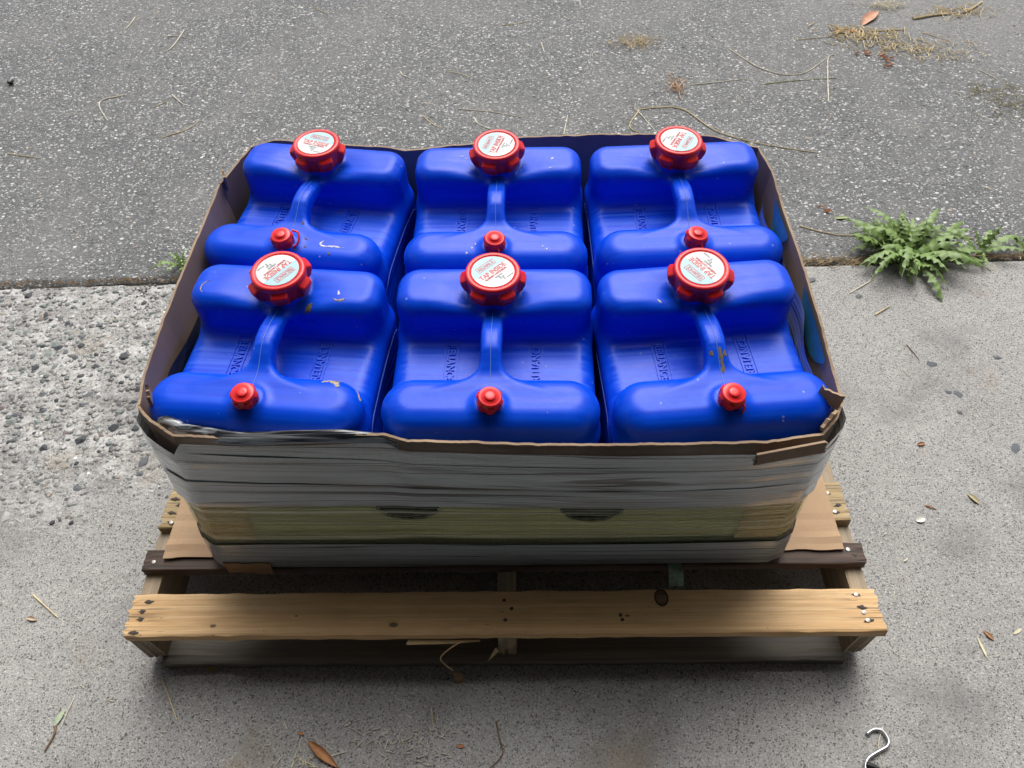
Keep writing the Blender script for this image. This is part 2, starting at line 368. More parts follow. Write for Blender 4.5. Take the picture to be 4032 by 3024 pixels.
g = MB(); g.box((-7, -6.6, 2.55), (7, DOORY+.66, 2.65)); tag(g.build('unseen_garage_roof', GW), kind='structure')  # unseen roof, its eave brought forward to darken the foreground
g = MB(); g.box((-3.1, -6.5, -.02), (-3.0, DOORY-.15, 2.55)); g.box((3.0, -6.5, -.02), (3.1, DOORY-.15, 2.55)); g.box((-3.1, -6.6, -.02), (3.1, -6.5, 2.55))
tag(g.build('unseen_garage_inner_wall', GI), kind='structure')

# ---- stones and chips
def stone_mesh(name, m, seed, flat=.45):
    bm = bmesh.new(); bmesh.ops.create_icosphere(bm, subdivisions=1, radius=1.0); rr = random.Random(seed)
    for v in bm.verts: v.co *= rr.uniform(.62, 1.15); v.co.z *= flat; v.co.y *= rr.uniform(.68, .76)
    me = bpy.data.meshes.new(name); bm.to_mesh(me); bm.free(); me.materials.append(m); return me
STONE_M = [plain('stone_charcoal', (.055, .06, .068), .7, vs=220, bump=.4), plain('stone_slate', (.12, .13, .14), .7, vs=220, bump=.4), plain('stone_greenish', (.22, .25, .235), .7, vs=220, bump=.4),
           plain('stone_buff', (.34, .30, .25), .75, vs=220, bump=.4), plain('stone_pale', (.45, .44, .42), .75, vs=220, bump=.4), plain('stone_plum', (.20, .16, .16), .75, vs=220, bump=.4)]
SM = [[stone_mesh('stone', m, 10*i+k) for k in range(3)] for i, m in enumerate(STONE_M)]
def put_stone(x, y, s, mi, emb=.55, flat=1.0):
    z = float(conc_f(np.array([x]), np.array([min(y, .79)]))[2][0])
    o = link('stone', random.choice(SM[mi]), slab, (x, y, z-s*.42*flat+(.0030 if emb < .3 else .0016)+s*(.10 if emb < .7 else .02)), (random.uniform(-.2, .2), random.uniform(-.2, .2), random.uniform(0, 6.28)), (s, s, s*flat))
    return o
fixed = [(-1.107,.842,.018,0),(-1.039,.780,.016,0),(-.973,.682,.015,0),(-.781,.470,.016,0),(-.834,.438,.016,0),(-1.0,.628,.014,0),(-.70,.385,.017,1),(-.905,.42,.013,0),(-.90,.60,.014,0),(-.86,.55,.013,1),(-.76,.53,.018,1),(-.93,.71,.012,1),(-.80,.78,.012,2),(-.72,.80,.011,3),(-.96,.55,.017,1),(-1.02,.47,.014,0),(-.72,.60,.014,2),(-.82,.65,.014,0),(-.70,.68,.012,1)]
for x, y, s, mi in fixed: put_stone(x, y, s*1.15, mi, .62)
n = 0
while n < 235:
    x, y = random.uniform(-1.25, -.52), random.uniform(.30, .87)
    if x > -.60+.0*y and y < .4: continue
    if random.random() > min(1, (y-.27)/.2): continue
    put_stone(x, y, random.choice([.006, .007, .008, .010, .011, .013, .015]), random.choices(range(6), [3, 5, 4, 3, 3, 2])[0], .62); n += 1
for x, y, s in [(.875,.591,.016),(1.014,.608,.02),(.884,.523,.013),(.901,.520,.014),(.963,.387,.018),(.889,.471,.008),(.69,.845,.014),(.78,.79,.011)]: put_stone(x, y, s, 1, .88, .5)
for x, y, s, mi in [(-.820,.255,.007,0),(-.809,.260,.004,1),(-.799,.267,.005,3),(-.785,.254,.006,0),(-.912,.267,.016,4),(-.712,.249,.005,3)]: put_stone(x, y, s, mi, .0)
def chips(name, XY, S, C, Z, label, cat, parent=None):
    n = len(S); ang = RNG.uniform(0, 6.28, n); k = 6
    th = np.arange(k)*2*np.pi/k; V = np.zeros((n, 2*k, 3)); el = RNG.uniform(.55, 1., n)
    jit = RNG.uniform(.7, 1.15, (n, k)); tilt = RNG.normal(0, .12, (n, 2))
    for ring, (rr, zz) in enumerate(((1.0, -.25), (.66, .16))):
        lx = np.cos(th)[None]*jit*rr*S[:, None]; ly = np.sin(th)[None]*jit*rr*(S*el)[:, None]
        V[:, ring*k:(ring+1)*k, 0] = XY[:, 0:1]+lx*np.cos(ang)[:, None]-ly*np.sin(ang)[:, None]
        V[:, ring*k:(ring+1)*k, 1] = XY[:, 1:2]+lx*np.sin(ang)[:, None]+ly*np.cos(ang)[:, None]
        V[:, ring*k:(ring+1)*k, 2] = Z[:, None]+zz*S[:, None]+(lx*tilt[:, 0:1]+ly*tilt[:, 1:2])*.6
    base = (np.arange(n)*2*k)[:, None]
    F = [tuple(b+k+np.arange(k)) for b in base[:, 0]]
    for i in range(k):
        j = (i+1) % k; F += list(map(tuple, np.stack([base[:, 0]+i, base[:, 0]+j, base[:, 0]+k+j, base[:, 0]+k+i], 1)))
    o = obj(name, V.reshape(-1, 3), F, ATTR, parent)
    at = o.data.color_attributes.new('col', 'FLOAT_COLOR', 'POINT')
    at.data.foreach_set('color', np.concatenate([np.repeat(C, 2*k, 0), np.ones((n*2*k, 1))], 1).astype(np.float32).ravel())
    if parent is None: tag(o, label, cat)
    o['kind'] = 'stuff'; return o
def palette(n, p):
    base = np.array([(.10,.105,.11),(.18,.185,.18),(.30,.30,.285),(.50,.49,.46),(.74,.73,.70),(.20,.24,.235),(.42,.33,.25)]); c = base[RNG.choice(7, n, p=p)]
    return np.clip(c*RNG.uniform(.8, 1.15, (n, 1)), 0, .85)
n = 7600; XY = np.stack([RNG.uniform(-1.95, 1.9, n), RNG.uniform(.91, 2.45, n)], 1)
keep = RNG.random(n) < np.where((XY[:, 0] > .55) & (XY[:, 1] > 1.5), .35, 1); XY = XY[keep]; n = len(XY); S = .0022+.0055*RNG.random(n)**2.0
Zg = asph_f(XY[:, 0], XY[:, 1])[2]
chips('stone_chips', XY, S, palette(n, [.18, .25, .20, .12, .09, .12, .04]), Zg, 'pale and grey stone chips set in the dark asphalt', 'gravel')
n = 2600; XY = np.stack([RNG.uniform(-1.28, -.5, n), RNG.uniform(.30, .875, n)], 1); S = .002+.0035*RNG.random(n)**1.5
chips('small_aggregate', XY, S, palette(n, [.25, .28, .18, .08, .05, .12, .04]), conc_f(XY[:, 0], np.minimum(XY[:, 1], .79))[2], 'small grey stones showing in the worn concrete', 'gravel', slab)
n = 900; XY = np.stack([RNG.uniform(-1.1, 1.3, n), RNG.uniform(-.22, .85, n)], 1); S = .0009+.0018*RNG.random(n)**3
chips('loose_grit', XY, S, palette(n, [.5, .15, .1, .1, .05, .02, .08]), ground_z(XY[:, 0], XY[:, 1])+.0006, 'dark specks of grit on the concrete around the pallet', 'grit')

# ------------------------------------------------------------------ pallet
pallet = empty('wooden_pallet', (0, .45, 0)); tag(pallet, 'weathered wooden pallet carrying the wrapped box of blue jugs', 'pallet')
PO = Vector((0, .45, 0))
def board(name, L, W, T, m, seed, rag=(0, 0), nx=70, ny=16):
    """local X along the board, centred; ragged ends; returns mesh"""
    xs = np.linspace(-L/2, L/2, nx); ys = np.linspace(-W/2, W/2, ny); V = []
    rr = np.random.default_rng(seed); e0 = rr.uniform(0, 1, ny)*rag[0]; e1 = rr.uniform(0, 1, ny)*rag[1]
    top = np.zeros((nx, ny, 3)); bot = np.zeros((nx, ny, 3))
    for a, s in ((top, 1), (bot, -1)):
        X, Y = np.meshgrid(xs, ys, indexing='ij'); X = X.copy(); Y = Y.copy()
        X[0] += e0+(.0015*rr.random(ny) if s < 0 else 0); X[-1] -= e1
        edge = (np.abs(Y) > W/2-1e-6)
        Y = Y+np.sign(Y)*edge*(.0011*vn(X*40, X*0+s, seed)*2-(.0012 if s > 0 else 0))+.0016*vn(X*1.7, X*0, seed+3)
        Z = s*T/2+.0009*vn(X*30, Y*120, seed+int(s > 0))*(1 if s > 0 else .5)+.0022*vn(X*2.2, X*0, seed+7)-(edge*.0012 if s > 0 else 0)
        fr = np.clip(1-(X-X[0])/.02, 0, 1)*(1 if rag[0] else 0)+np.clip(1-(X[-1]-X)/.02, 0, 1)*(1 if rag[1] else 0)
        Z = Z+fr*.0022*vn(X*30, Y*420, seed+9)
        a[..., 0], a[..., 1], a[..., 2] = X, Y, Z
    V = np.concatenate([top.reshape(-1, 3), bot.reshape(-1, 3)]); n0 = nx*ny
    F = grid_faces(nx, ny)+[tuple(n0+i for i in f) for f in grid_faces(nx, ny, flip=True)]
    for i in range(nx-1):
        F += [(i*ny, n0+i*ny, n0+(i+1)*ny, (i+1)*ny), (i*ny+ny-1, (i+1)*ny+ny-1, n0+(i+1)*ny+ny-1, n0+i*ny+ny-1)]
    for j in range(ny-1):
        F += [(j, j+1, n0+j+1, n0+j), ((nx-1)*ny+j, n0+(nx-1)*ny+j, n0+(nx-1)*ny+j+1, (nx-1)*ny+j+1)]
    return mesh(name, V, F, m)
def nail_mesh(m, r):
    V = [(0, 0, .0007)]+[(r*math.cos(a)*random.uniform(.9, 1.05), r*math.sin(a)*.85, .0004) for a in np.arange(8)*math.pi/4]+[(r*1.02*math.cos(a), r*.9*math.sin(a), -.002) for a in np.arange(8)*math.pi/4]
    return mesh('nail', V, [(0, 1+i, 1+(i+1) % 8) for i in range(8)]+[(1+i, 9+i, 9+(i+1) % 8, 1+(i+1) % 8) for i in range(8)], m)
NM = [nail_mesh(NAIL, .0034), nail_mesh(RUST, .0032)]
def gouge_mesh(seed):
    rr = random.Random(seed); k = 9
    V = [(rr.uniform(.003, .0095)*math.cos(2*math.pi*i/k), rr.uniform(.0014, .0040)*math.sin(2*math.pi*i/k), 0) for i in range(k)]
    V2 = [(x*.5, y*.5, .0004) for x, y, _ in V]
    return mesh('gouge', V+V2, [(i, (i+1) % k, k+(i+1) % k, k+i) for i in range(k)]+[tuple(range(k, 2*k))], RUST)
GM = [gouge_mesh(s) for s in range(4)]
def add_board(y0, y1, m, seed, rag=(.0, .0), L=1.124, z=.105, T=.016, x=0, nails=(), name='deck_board', rz=0, label=None):
    o = link(name, board(name, L, y1-y0, T, m, seed, rag), pallet, Vector((x, (y0+y1)/2, z+T/2))-PO, (0, 0, rz))
    if label: o['label'] = label
    for nx_, ny_, k, gg in nails:
        if gg: link('nail_gouge', random.choice(GM), o, (nx_+random.uniform(-.002, .002), ny_, T/2+.0006), (0, 0, random.uniform(-.2, .2)))
        link('nail', NM[k], o, (nx_, ny_, T/2+.0011), (0, 0, random.uniform(0, 6)))
    return o
b1 = add_board(0, .067, PINE, 1, (.009, .005), nails=[(-.535, .021, 1, 1), (-.539, .006, 1, 1), (-.538, -.006, 1, 1), (-.541, -.026, 1, 1), (.530, .022, 0, 1), (.534, .003, 1, 1), (.534, -.005, 0, 0), (.536, -.017, 0, 1), (.006, .018, 1, 1), (.008, -.012, 1, 1), (.017, .005, 1, 0), (.178, -.006, 1, 0), (.18, -.013, 1, 0)], label='fresh yellow pine front board with ragged ends')
add_board(.1046, .1416, DARKW, 2, (.002, .002), nails=[(-.545, -.004, 0, 0), (.538, .005, 0, 0), (.546, -.004, 1, 1)], label='dark brown stained board')
add_board(.1774, .2501, RAGGED, 3, (.010, .005), L=1.118, nails=[(-.532, .030, 1, 1), (-.542, .018, 1, 1), (-.532, .006, 1, 1), (-.542, -.008, 1, 1), (-.537, -.026, 0, 1), (.532, .014, 0, 1), (.522, .006, 1, 0), (.543, -.008, 1, 1), (.535, -.020, 0, 1)], label='split tan board with frayed ends')
for k, (a, b) in enumerate([(.345, .415), (.470, .540), (.600, .672), (.735, .772), (.840, .905)]):
    add_board(a, b, [GREYW, RAGGED, PINE, DARKW, GREYW][k], 20+k, (.004, .004))
for k, (a, b) in enumerate([(-.006, .084), (.36, .45), (.815, .905)]):
    add_board(a, b, GREYW, 40+k, (.003, .003), L=1.075 if k == 0 else 1.10, z=0.0005, T=.0155, name='bottom_board', x=-.004)
for x, sd in ((-.546, 50), (.008, 51), (.545, 52)):
    o = link('stringer', board('stringer', .90, .029, .088, STRW, sd, (.004, .004), nx=40, ny=8), pallet, Vector((x, .4535, .0605))-PO, (0, 0, math.pi/2))
# split end-grain crack on the right stringer and the broken end of the middle one
s = MB()
s.add([(.5455,.0021,.026),(.5480,.0021,.052),(.5512,.0021,.070),(.5545,.0021,.100),(.5526,.0021,.070),(.5492,.0021,.050),(.5475,.0021,.024)], [(0,6,5,1),(1,5,4,2),(2,4,3)])
s.build('split_crack', plain('end_grain_crack', (.03, .02, .015), .9), pallet, loc=-PO)
# splinters hanging from the front board
s = MB(); s.add([(-.135,-.002,.106),(-.03,-.0035,.1065),(-.03,-.0035,.1035),(-.07,-.006,.1015),(-.139,-.008,.1035)], [(0,1,2),(0,2,3),(0,3,4)])
s.add([(-.135,-.001,.1065),(-.03,-.0022,.107),(-.03,-.0022,.104),(-.07,-.004,.102),(-.139,-.006,.104)], [(2,1,0),(3,2,0),(4,3,0)])
s.build('splinter', SPLINT, pallet, loc=-PO)
s = MB(); s.tube(smooth_path([(-.055,-.003,.105),(-.073,-.010,.096),(-.090,-.016,.074),(-.087,-.020,.055),(-.075,-.024,.036)], 5), [.0011]*21, 5)
s.build('splinter', SPLINT, pallet, loc=-PO)
s = MB(); s.add([(-.008,.0005,.066),(-.004,-.003,.056),(-.0235,-.012,.033),(-.007,-.001,.048)], [(0,1,2),(1,3,2),(0,2,3)])
s.build('splinter', SPLINT, pallet, loc=-PO)
kn = MB(); kn.add([(.241+.0088*math.cos(a)*1.0, .0535+.0115*math.sin(a), .1219) for a in np.arange(14)*2*math.pi/14]+[(.241, .0535, .1226)], [(i, (i+1) % 14, 14) for i in range(14)])
kn.build('knot', m_wood('knot_wood', (.13, .07, .035), (.30, .17, .09)), pallet, loc=-PO)
ring = MB(); ring.tube([(.241+.0095*math.cos(a), .0535+.0122*math.sin(a), .1214) for a in np.arange(25)*2*math.pi/24], .0011, 5, False)
ring.build('knot_bark_ring', plain('knot_bark', (.035, .018, .010), .9), pallet, loc=-PO)

# ------------------------------------------------------------------ cardboard sheet under the box
xs = np.linspace(-.530, .530, 90); ys = np.linspace(.124, .765, 60)
X, Y = np.meshgrid(xs, ys, indexing='ij'); frontness = np.clip(1-(Y-.124)/.05, 0, 1); side = np.clip((np.abs(X)-.44)/.09, 0, 1)
Yw = Y+frontness*.006*fbm(X*14, X*0, 61, 3)+.004*X*frontness
Z = .1235+.0012*fbm(X*7, Y*7, 62, 3)*side+.0035*side*frontness*(.5+vn(X*20, Y*0, 63))-.0022*np.exp(-((Y-.182+.01*X)/.0035)**2)-.0018*np.exp(-((Y-.262)/.004)**2)+.003*side*np.exp(-((Y-.145)/.006)**2)
Z = np.maximum(Z, .1225)
n0 = X.size; V = np.concatenate([np.stack([X, Yw, Z+.0024], -1).reshape(-1, 3), np.stack([X, Yw, Z-.0006], -1).reshape(-1, 3)])
F = grid_faces(90, 60)+[tuple(n0+i for i in f) for f in grid_faces(90, 60, flip=True)]; fm = [0]*len(F)
per = [(i*60, (i+1)*60) for i in range(89)]+[(i*60+59, (i+1)*60+59) for i in range(89)]+[(j, j+1) for j in range(59)]+[(89*60+j, 89*60+j+1) for j in range(59)]
F += [(a, b, n0+b, n0+a) for a, b in per]; fm += [1]*len(per)
tag(obj('cardboard_sheet', V, F, [CARD, EDGE], fm=fm, smooth=False), 'flat tan cardboard sheet lying on the pallet under the box', 'cardboard')

# ------------------------------------------------------------------ box
TOP = [(-.447,.175,.455),(-.425,.150,.456),(-.39,.130,.454),(-.30,.125,.452),(-.22,.124,.455),(-.13,.122,.461),(-.10,.118,.453),(.02,.112,.452),(.133,.108,.452),(.243,.107,.452),(.33,.109,.452),(.398,.118,.455),(.420,.140,.456),
       (.434,.165,.456),(.437,.216,.454),(.441,.300,.457),(.443,.394,.458),(.444,.53,.456),(.447,.628,.457),(.438,.694,.456),(.360,.737,.455),(.275,.741,.456),(.18,.743,.456),(.045,.742,.455),(-.042,.736,.448),(-.12,.733,.443),(-.16,.733,.440),(-.185,.734,.446),(-.249,.736,.450),(-.386,.748,.457),(-.426,.729,.455),(-.455,.628,.454),
       (-.457,.478,.456),(-.459,.325,.456),(-.455,.219,.455)]
BOT = [(-.447,.140),(-.442,.126),(-.425,.1145),(-.31,.1135),(-.23,.1135),(-.14,.1135),(-.10,.1135),(.02,.1135),(.133,.1135),(.243,.1135),(.33,.1135),(.405,.1135),(.424,.120),
       (.431,.135),(.432,.20),(.434,.29),(.436,.39),(.438,.53),(.440,.64),(.438,.71),(.385,.736),(.28,.737),(.18,.737),(.045,.737),(-.042,.737),(-.12,.737),(-.16,.737),(-.185,.737),(-.25,.737),(-.40,.738),(-.436,.728),(-.448,.64),
       (-.449,.48),(-.450,.32),(-.449,.20)]
NP = len(TOP); ZB = .1275
def perim(u):
    """u in [0,NP): top point, bottom point (closed, linear)"""
    u = u % NP; i = int(u); f = u-i; j = (i+1) % NP
    return np.array(TOP[i])*(1-f)+np.array(TOP[j])*f, np.array((*BOT[i], ZB))*(1-f)+np.array((*BOT[j], ZB))*f
def sampled(u0, u1, step):
    """perimeter parameters spaced about `step` metres from u0 to u1 (u1 may exceed NP)"""
    out = [u0]; k = u0
    while k < u1-1e-9:
        nk = min(math.floor(k+1e-9)+1, u1); d = np.linalg.norm(perim(nk-1e-9)[0]-perim(k)[0]); m_ = max(1, int(round(d/step)))
        out += [k+(nk-k)*(q+1)/m_ for q in range(m_)]; k = nk
    return out
def wall_pts(us, zs_f, off, seed, amp=.0):
    """grid of points on the wall; zs_f(top_z)-> list of z; off outward offset"""
    P = []
    for u in us:
        T, B = perim(u); T2, B2 = perim(u+.04); T1, B1 = perim(u-.04); tg = (T2-T1)[:2]; tg = tg/np.linalg.norm(tg); nrm = np.array([tg[1], -tg[0]])
        row = []
        for z in zs_f(T[2], u):
            t = (z-ZB)/(T[2]-ZB); xy = B[:2]*(1-t)+T[:2]*t; o_ = off+amp*0
            row.append((*(xy+nrm*o_), z))
        P.append(row)
    return np.array(P)
def rim_noise(u): return .0022*float(vn(u*9, 0, 71))+.0012*float(vn(u*31, 0, 72))
def wall_panel(u0, u1, seed, holes=None, step=.012, nz=22):
    us = sampled(u0, u1, step); zs = lambda T, u: np.linspace(ZB, T+rim_noise(u), nz)
    A = wall_pts(us, zs, .0, seed); B_ = wall_pts(us, zs, -.0034, seed)
    bul = np.array([[.0025*float(fbm(u*.9, z*9, seed, 2)) for z in A[0, :, 2]] for u in us])
    for P in (A, B_): P[..., 1] += bul*(1 if holes is not None else .6); P[..., 0] += bul*.6
    nu = len(us); n0 = nu*nz; V = np.concatenate([A.reshape(-1, 3), B_.reshape(-1, 3)])
    F = []; fm = []
    for fl, base in ((False, 0), (True, n0)):
        for f in grid_faces(nu, nz, flip=fl):
            c = V[[base+i for i in f]].mean(0)
            if holes and any((c[0]-hx)**2+((c[2]-hz)*1.0)**2 < hr*hr for hx, hz, hr in holes): continue
            F.append(tuple(base+i for i in f)); fm.append(2 if (holes and c[2] < .335) else 0)
    for i in range(nu-1): F.append((i*nz+nz-1, (i+1)*nz+nz-1, n0+(i+1)*nz+nz-1, n0+i*nz+nz-1)); fm.append(1)
    for i in (0, nu-1):
        for j in range(nz-1): F.append((i*nz+j, i*nz+j+1, n0+i*nz+j+1, n0+i*nz+j)); fm.append(1)
    return V, F, fm
box = empty('cardboard_box', (0, .43, ZB)); tag(box, 'open brown cardboard box wrapped in grey stretch film on the pallet', 'box'); BO = Vector(box.location)
HOLES = [(-.122, .302, .046), (.132, .300, .046)]
for u0, u1, sd, hl in ((0, 13, 81, HOLES), (13, 19, 82, None), (19, 31, 83, None), (31, NP, 84, None)):
    V, F, fm = wall_panel(u0+.01, u1-.01, sd, hl, step=.0045 if hl else .012, nz=92 if hl else 22)
    obj('side_panel', V, F, [CARD_IN, EDGE, CARD_OLIVE], box, fm=fm, loc=-BO)
b = MB(); b.box((-.425, .135, ZB-.0005), (.42, .72, ZB+.0035)); b.build('bottom_panel', CARD_IN, box, loc=-BO)
# film
def film(name, u0, u1, zlo, zhi, off, m, amp, seed, nz=70, step=.012, closed=True):
    us = sampled(u0, u1, step)
    if closed: us = us[:-1]
    P = wall_pts(us, lambda T, u: np.linspace(zlo(u), zhi(T, u), nz), off, seed)
    for i, u in enumerate(us):
        T2, _ = perim(u+.04); T1, _ = perim(u-.04); tg = (T2-T1)[:2]; tg = tg/np.linalg.norm(tg); nrm = np.array([tg[1], -tg[0]])
        zz = P[i, :, 2]; sl = zz+.010*math.sin(u*.55+seed)
        d = amp*(1.0*vn(sl*42, zz*0+u*.30, seed)+.30*vn(sl*110, zz*0+u*.4, seed+1)+1.0*np.abs(vn((zz+.020*u)*26, zz*0+u*.5, seed+3))+.8*np.abs(vn((zz-.012*u)*34, zz*0+u*.4, seed+4)))
        P[i, :, :2] += nrm[None]*d[:, None]
    return obj(name, P.reshape(-1, 3), grid_faces(len(us), nz, wrap=closed), m, box, smooth=True, loc=-BO)
front_top = lambda T, u: T-(.0085+.004*float(vn(u*1.3, 3, 5)) if 5.5 < u < 13 else (.002 if 2 < u <= 5.5 else .022+.008*float(vn(u*2, 3, 5))))
film('film_band', 0, NP, lambda u: .311+.004*float(vn(u*.6, 0, 91)), front_top, .0085, FILM, .0026, 91, nz=90)
film('clear_film', 0, NP, lambda u: .180, lambda T, u: .326, .0058, CLEAR, .0011, 95, nz=50)
film('film_band', 0, NP, lambda u: .1285, lambda T, u: .199+.004*float(vn(u*.7, 1, 98)), .0085, FILM, .0012, 99, nz=24)
# a loose band overlapping near the top of the front
film('film_band', 2.2, 12.2, lambda u: .400+.010*math.sin(u*.45), lambda T, u: .424+.009*math.sin(u*.5+1), .0096, FILM, .0016, 105, nz=22, closed=False)
film('film_band', 1.0, 12.9, lambda u: .334+.006*math.sin(u*.6), lambda T, u: .366+.008*math.sin(u*.35+2), .0096, FILM, .0014, 108, nz=18, closed=False)
# corner boards under the clear film, with edges that show through
for u0, u1 in ((.2, 2.55), (10.15, 12.9)):
    us = sampled(u0, u1, .01); P = wall_pts(us, lambda T, u: np.linspace(.190, .335, 10), .0030, 1)
    obj('corner_board', P.reshape(-1, 3), grid_faces(len(us), 10), CARD_POST, box, loc=-BO)
# film folded over the front-left rim
def sweep(name, rows, m, parent, thick=.0006, smooth=True):
    A = np.array(rows); nu, nv = A.shape[:2]; B_ = A.copy(); B_[..., 2] -= thick; n0 = nu*nv
    F = grid_faces(nu, nv)+[tuple(n0+i for i in f) for f in grid_faces(nu, nv, flip=True)]
    return obj(name, np.concatenate([A.reshape(-1, 3), B_.reshape(-1, 3)]), F, m, parent, smooth=smooth, loc=-BO)
rows = []
for u in sampled(.3, 5.6, .01):
    T, B_ = perim(u); T2, _ = perim(u+.04); T1, _ = perim(u-.04); tg = (T2-T1)[:2]; tg = tg/np.linalg.norm(tg); n_ = np.array([tg[1], -tg[0]])
    w = min(1, (u-.3)/1.0, (5.6-u)/1.2); row = []
    for k in range(16):
        s = k/15; o_ = .0045-.012*min(1, max(0, (2.7-u)/.6))-.028*s*(.5+.5*w); hz = T[2]+.0005+.004*math.sin(s*3.0)*w-.040*max(0, s-.45)-.03*max(0, .2-s)-.010*(1-w)-.006*min(1, max(0, (2.7-u)/.6))
        hz += .0024*float(vn(u*1.6, s*7, 121))
        row.append((*(T[:2]+n_*o_), hz))
    rows.append(row)
sweep('folded_film', rows, FOLD, box)
# film strips standing inside the side walls
for u0, u1, zt, nm, off, m in ((31.4, 34.6, .405, 'inner_sheet', -.012, DARKFILM), (14.0, 17.6, .432, 'inner_sheet', -.015, FILM)):
    us = sampled(u0, u1, .01); P = wall_pts(us, lambda T, u: np.linspace(.25, zt+.012*math.sin(u*2.1), 20), off, 2)
    for i, u in enumerate(us):
        lean = np.clip((P[i, :, 2]-.36)/.08, 0, 1)*.004*math.sin(u*5)
        P[i, :, 0] += lean+.0018*vn(P[i, :, 2]*120, P[i, :, 2]*0+u, 77)
    obj(nm, P.reshape(-1, 3), grid_faces(len(us), 20), m, box, smooth=True, loc=-BO)
us = sampled(2.6, 11.4, .015); P = wall_pts(us, lambda T, u: np.linspace(.19, .40, 24), -.0085, 2)  # dark backing sheet added so the hand holes look dark inside
obj('inner_sheet', P.reshape(-1, 3), grid_faces(len(us), 24), DARKFILM, box, smooth=True, loc=-BO)
# blue printing inside the right wall
for u0, u1 in ((16.6, 17.35), (14.25, 15.75)):
    us = sampled(u0, u1, .008); k = len(us)
    P = wall_pts(us, lambda T, u: np.linspace(T-.004-.042*math.sin(math.pi*min(.999, max(.02, (u-u0)/(u1-u0))))**.6, T-.004, 6), -.0068, 3)
    obj('blue_print_patch', P.reshape(-1, 3), grid_faces(k, 6, flip=True), BLUEPRINT, box, loc=-BO)
# flap folded outwards on the right of the front rim, torn corner pieces, bottom flap
def slab_piece(name, quad, t, m, n=10, jag=.002, parent=box):
    a, b, c, d = [Vector(p) for p in quad]; nr = (b-a).cross(d-a).normalized()*t; A = []; rr = random.Random(len(name)+int(a.x*1000))
    for i in range(n):
        f = i/(n-1)
        for j in range(5):
            g_ = j/4; p = a.lerp(b, f).lerp(d.lerp(c, f), g_)
            if j in (0, 4): p = p+(d-a).normalized()*rr.uniform(-jag, jag)
            A.append(p)
    n0 = len(A); V = A+[p-nr for p in A]; F = grid_faces(n, 5)+[tuple(n0+i for i in f) for f in grid_faces(n, 5, flip=True)]; fm = [0]*len(F)
    for i in range(n-1):
        for j in (0, 4): F.append((i*5+j, (i+1)*5+j, n0+(i+1)*5+j, n0+i*5+j)); fm.append(1)
    for i in (0, n-1):
        for j in range(4): F.append((i*5+j, i*5+j+1, n0+i*5+j+1, n0+i*5+j)); fm.append(1)
    return obj(name, V, F, [m, EDGE], parent, fm=fm, loc=-BO)
slab_piece('flap', [(.318,.0965,.446),(.318,.0945,.426),(.400,.1045,.436),(.399,.107,.456)], .003, CARD_IN, 12)
slab_piece('flap', [(-.425,.1075,.146),(-.352,.1065,.142),(-.350,.099,.1235),(-.420,.102,.1245)], .003, CARD, 8)
slab_piece('torn_corner', [(.402,.176,.448),(.426,.158,.449),(.429,.160,.474),(.407,.180,.470)], .004, EDGE, 7, .004)
slab_piece('torn_corner', [(.420,.150,.446),(.398,.128,.447),(.394,.126,.463),(.417,.149,.466)], .004, CARD_IN, 7, .004)
slab_piece('torn_corner', [(-.430,.178,.444),(-.436,.196,.446),(-.434,.197,.468),(-.428,.180,.466)], .004, EDGE, 7, .004)
slab_piece('torn_corner', [(-.454,.650,.447),(-.448,.632,.440),(-.444,.628,.464),(-.452,.648,.468)], .004, CARD_IN, 7, .004)
# green strip of strapping film hanging below the box
rows = []
for k in range(9):
    f = k/8; rows.append([(.262+.012*f+.022*w-.011, .110-.022*f+.002*math.sin(w*6), .133-.052*f*f+.003*math.sin(5*w+f*4)) for w in np.linspace(0, 1, 5)])
sweep('strap_tail', rows, plain('green_tinted_film', (.17, .27, .20), .35, var=.5, vs=160), box)

# ------------------------------------------------------------------ water jugs
def smin(a, b, k): h = np.maximum(k-np.abs(a-b), 0)/k; return np.minimum(a, b)-h*h*k*.25
def smax(a, b, k): return -smin(-a, -b, k)
def rbox(p, c, h, r):
    q = np.abs(p-np.array(c))-np.array(h)+r
    return np.linalg.norm(np.maximum(q, 0), axis=-1)+np.minimum(q.max(-1), 0)-r
def pillow(p, c, h, rp, re):
    q = np.abs(p[..., :2]-np.array(c[:2]))-np.array(h[:2])+rp
    d2 = np.linalg.norm(np.maximum(q, 0), axis=-1)+np.minimum(q.max(-1), 0)-rp
    w = np.stack([d2+re, np.abs(p[..., 2]-c[2])-h[2]+re], -1)
    return np.linalg.norm(np.maximum(w, 0), axis=-1)+np.minimum(w.max(-1), 0)-re
def obox(p, a, b, hx, hz, r):
    """rounded bar from a to b (y,z), half width hx, half thickness hz"""
    a = np.array(a); b = np.array(b); d = b-a; L = np.linalg.norm(d); d = d/L; c = (a+b)/2; n_ = np.array([-d[1], d[0]])
    y, z = p[..., 1]-c[0], p[..., 2]-c[1]
    q = np.stack([p[..., 0], y*d[0]+z*d[1], y*n_[0]+z*n_[1]], -1)
    return rbox(q, (0, 0, 0), (hx, L/2, hz), r)
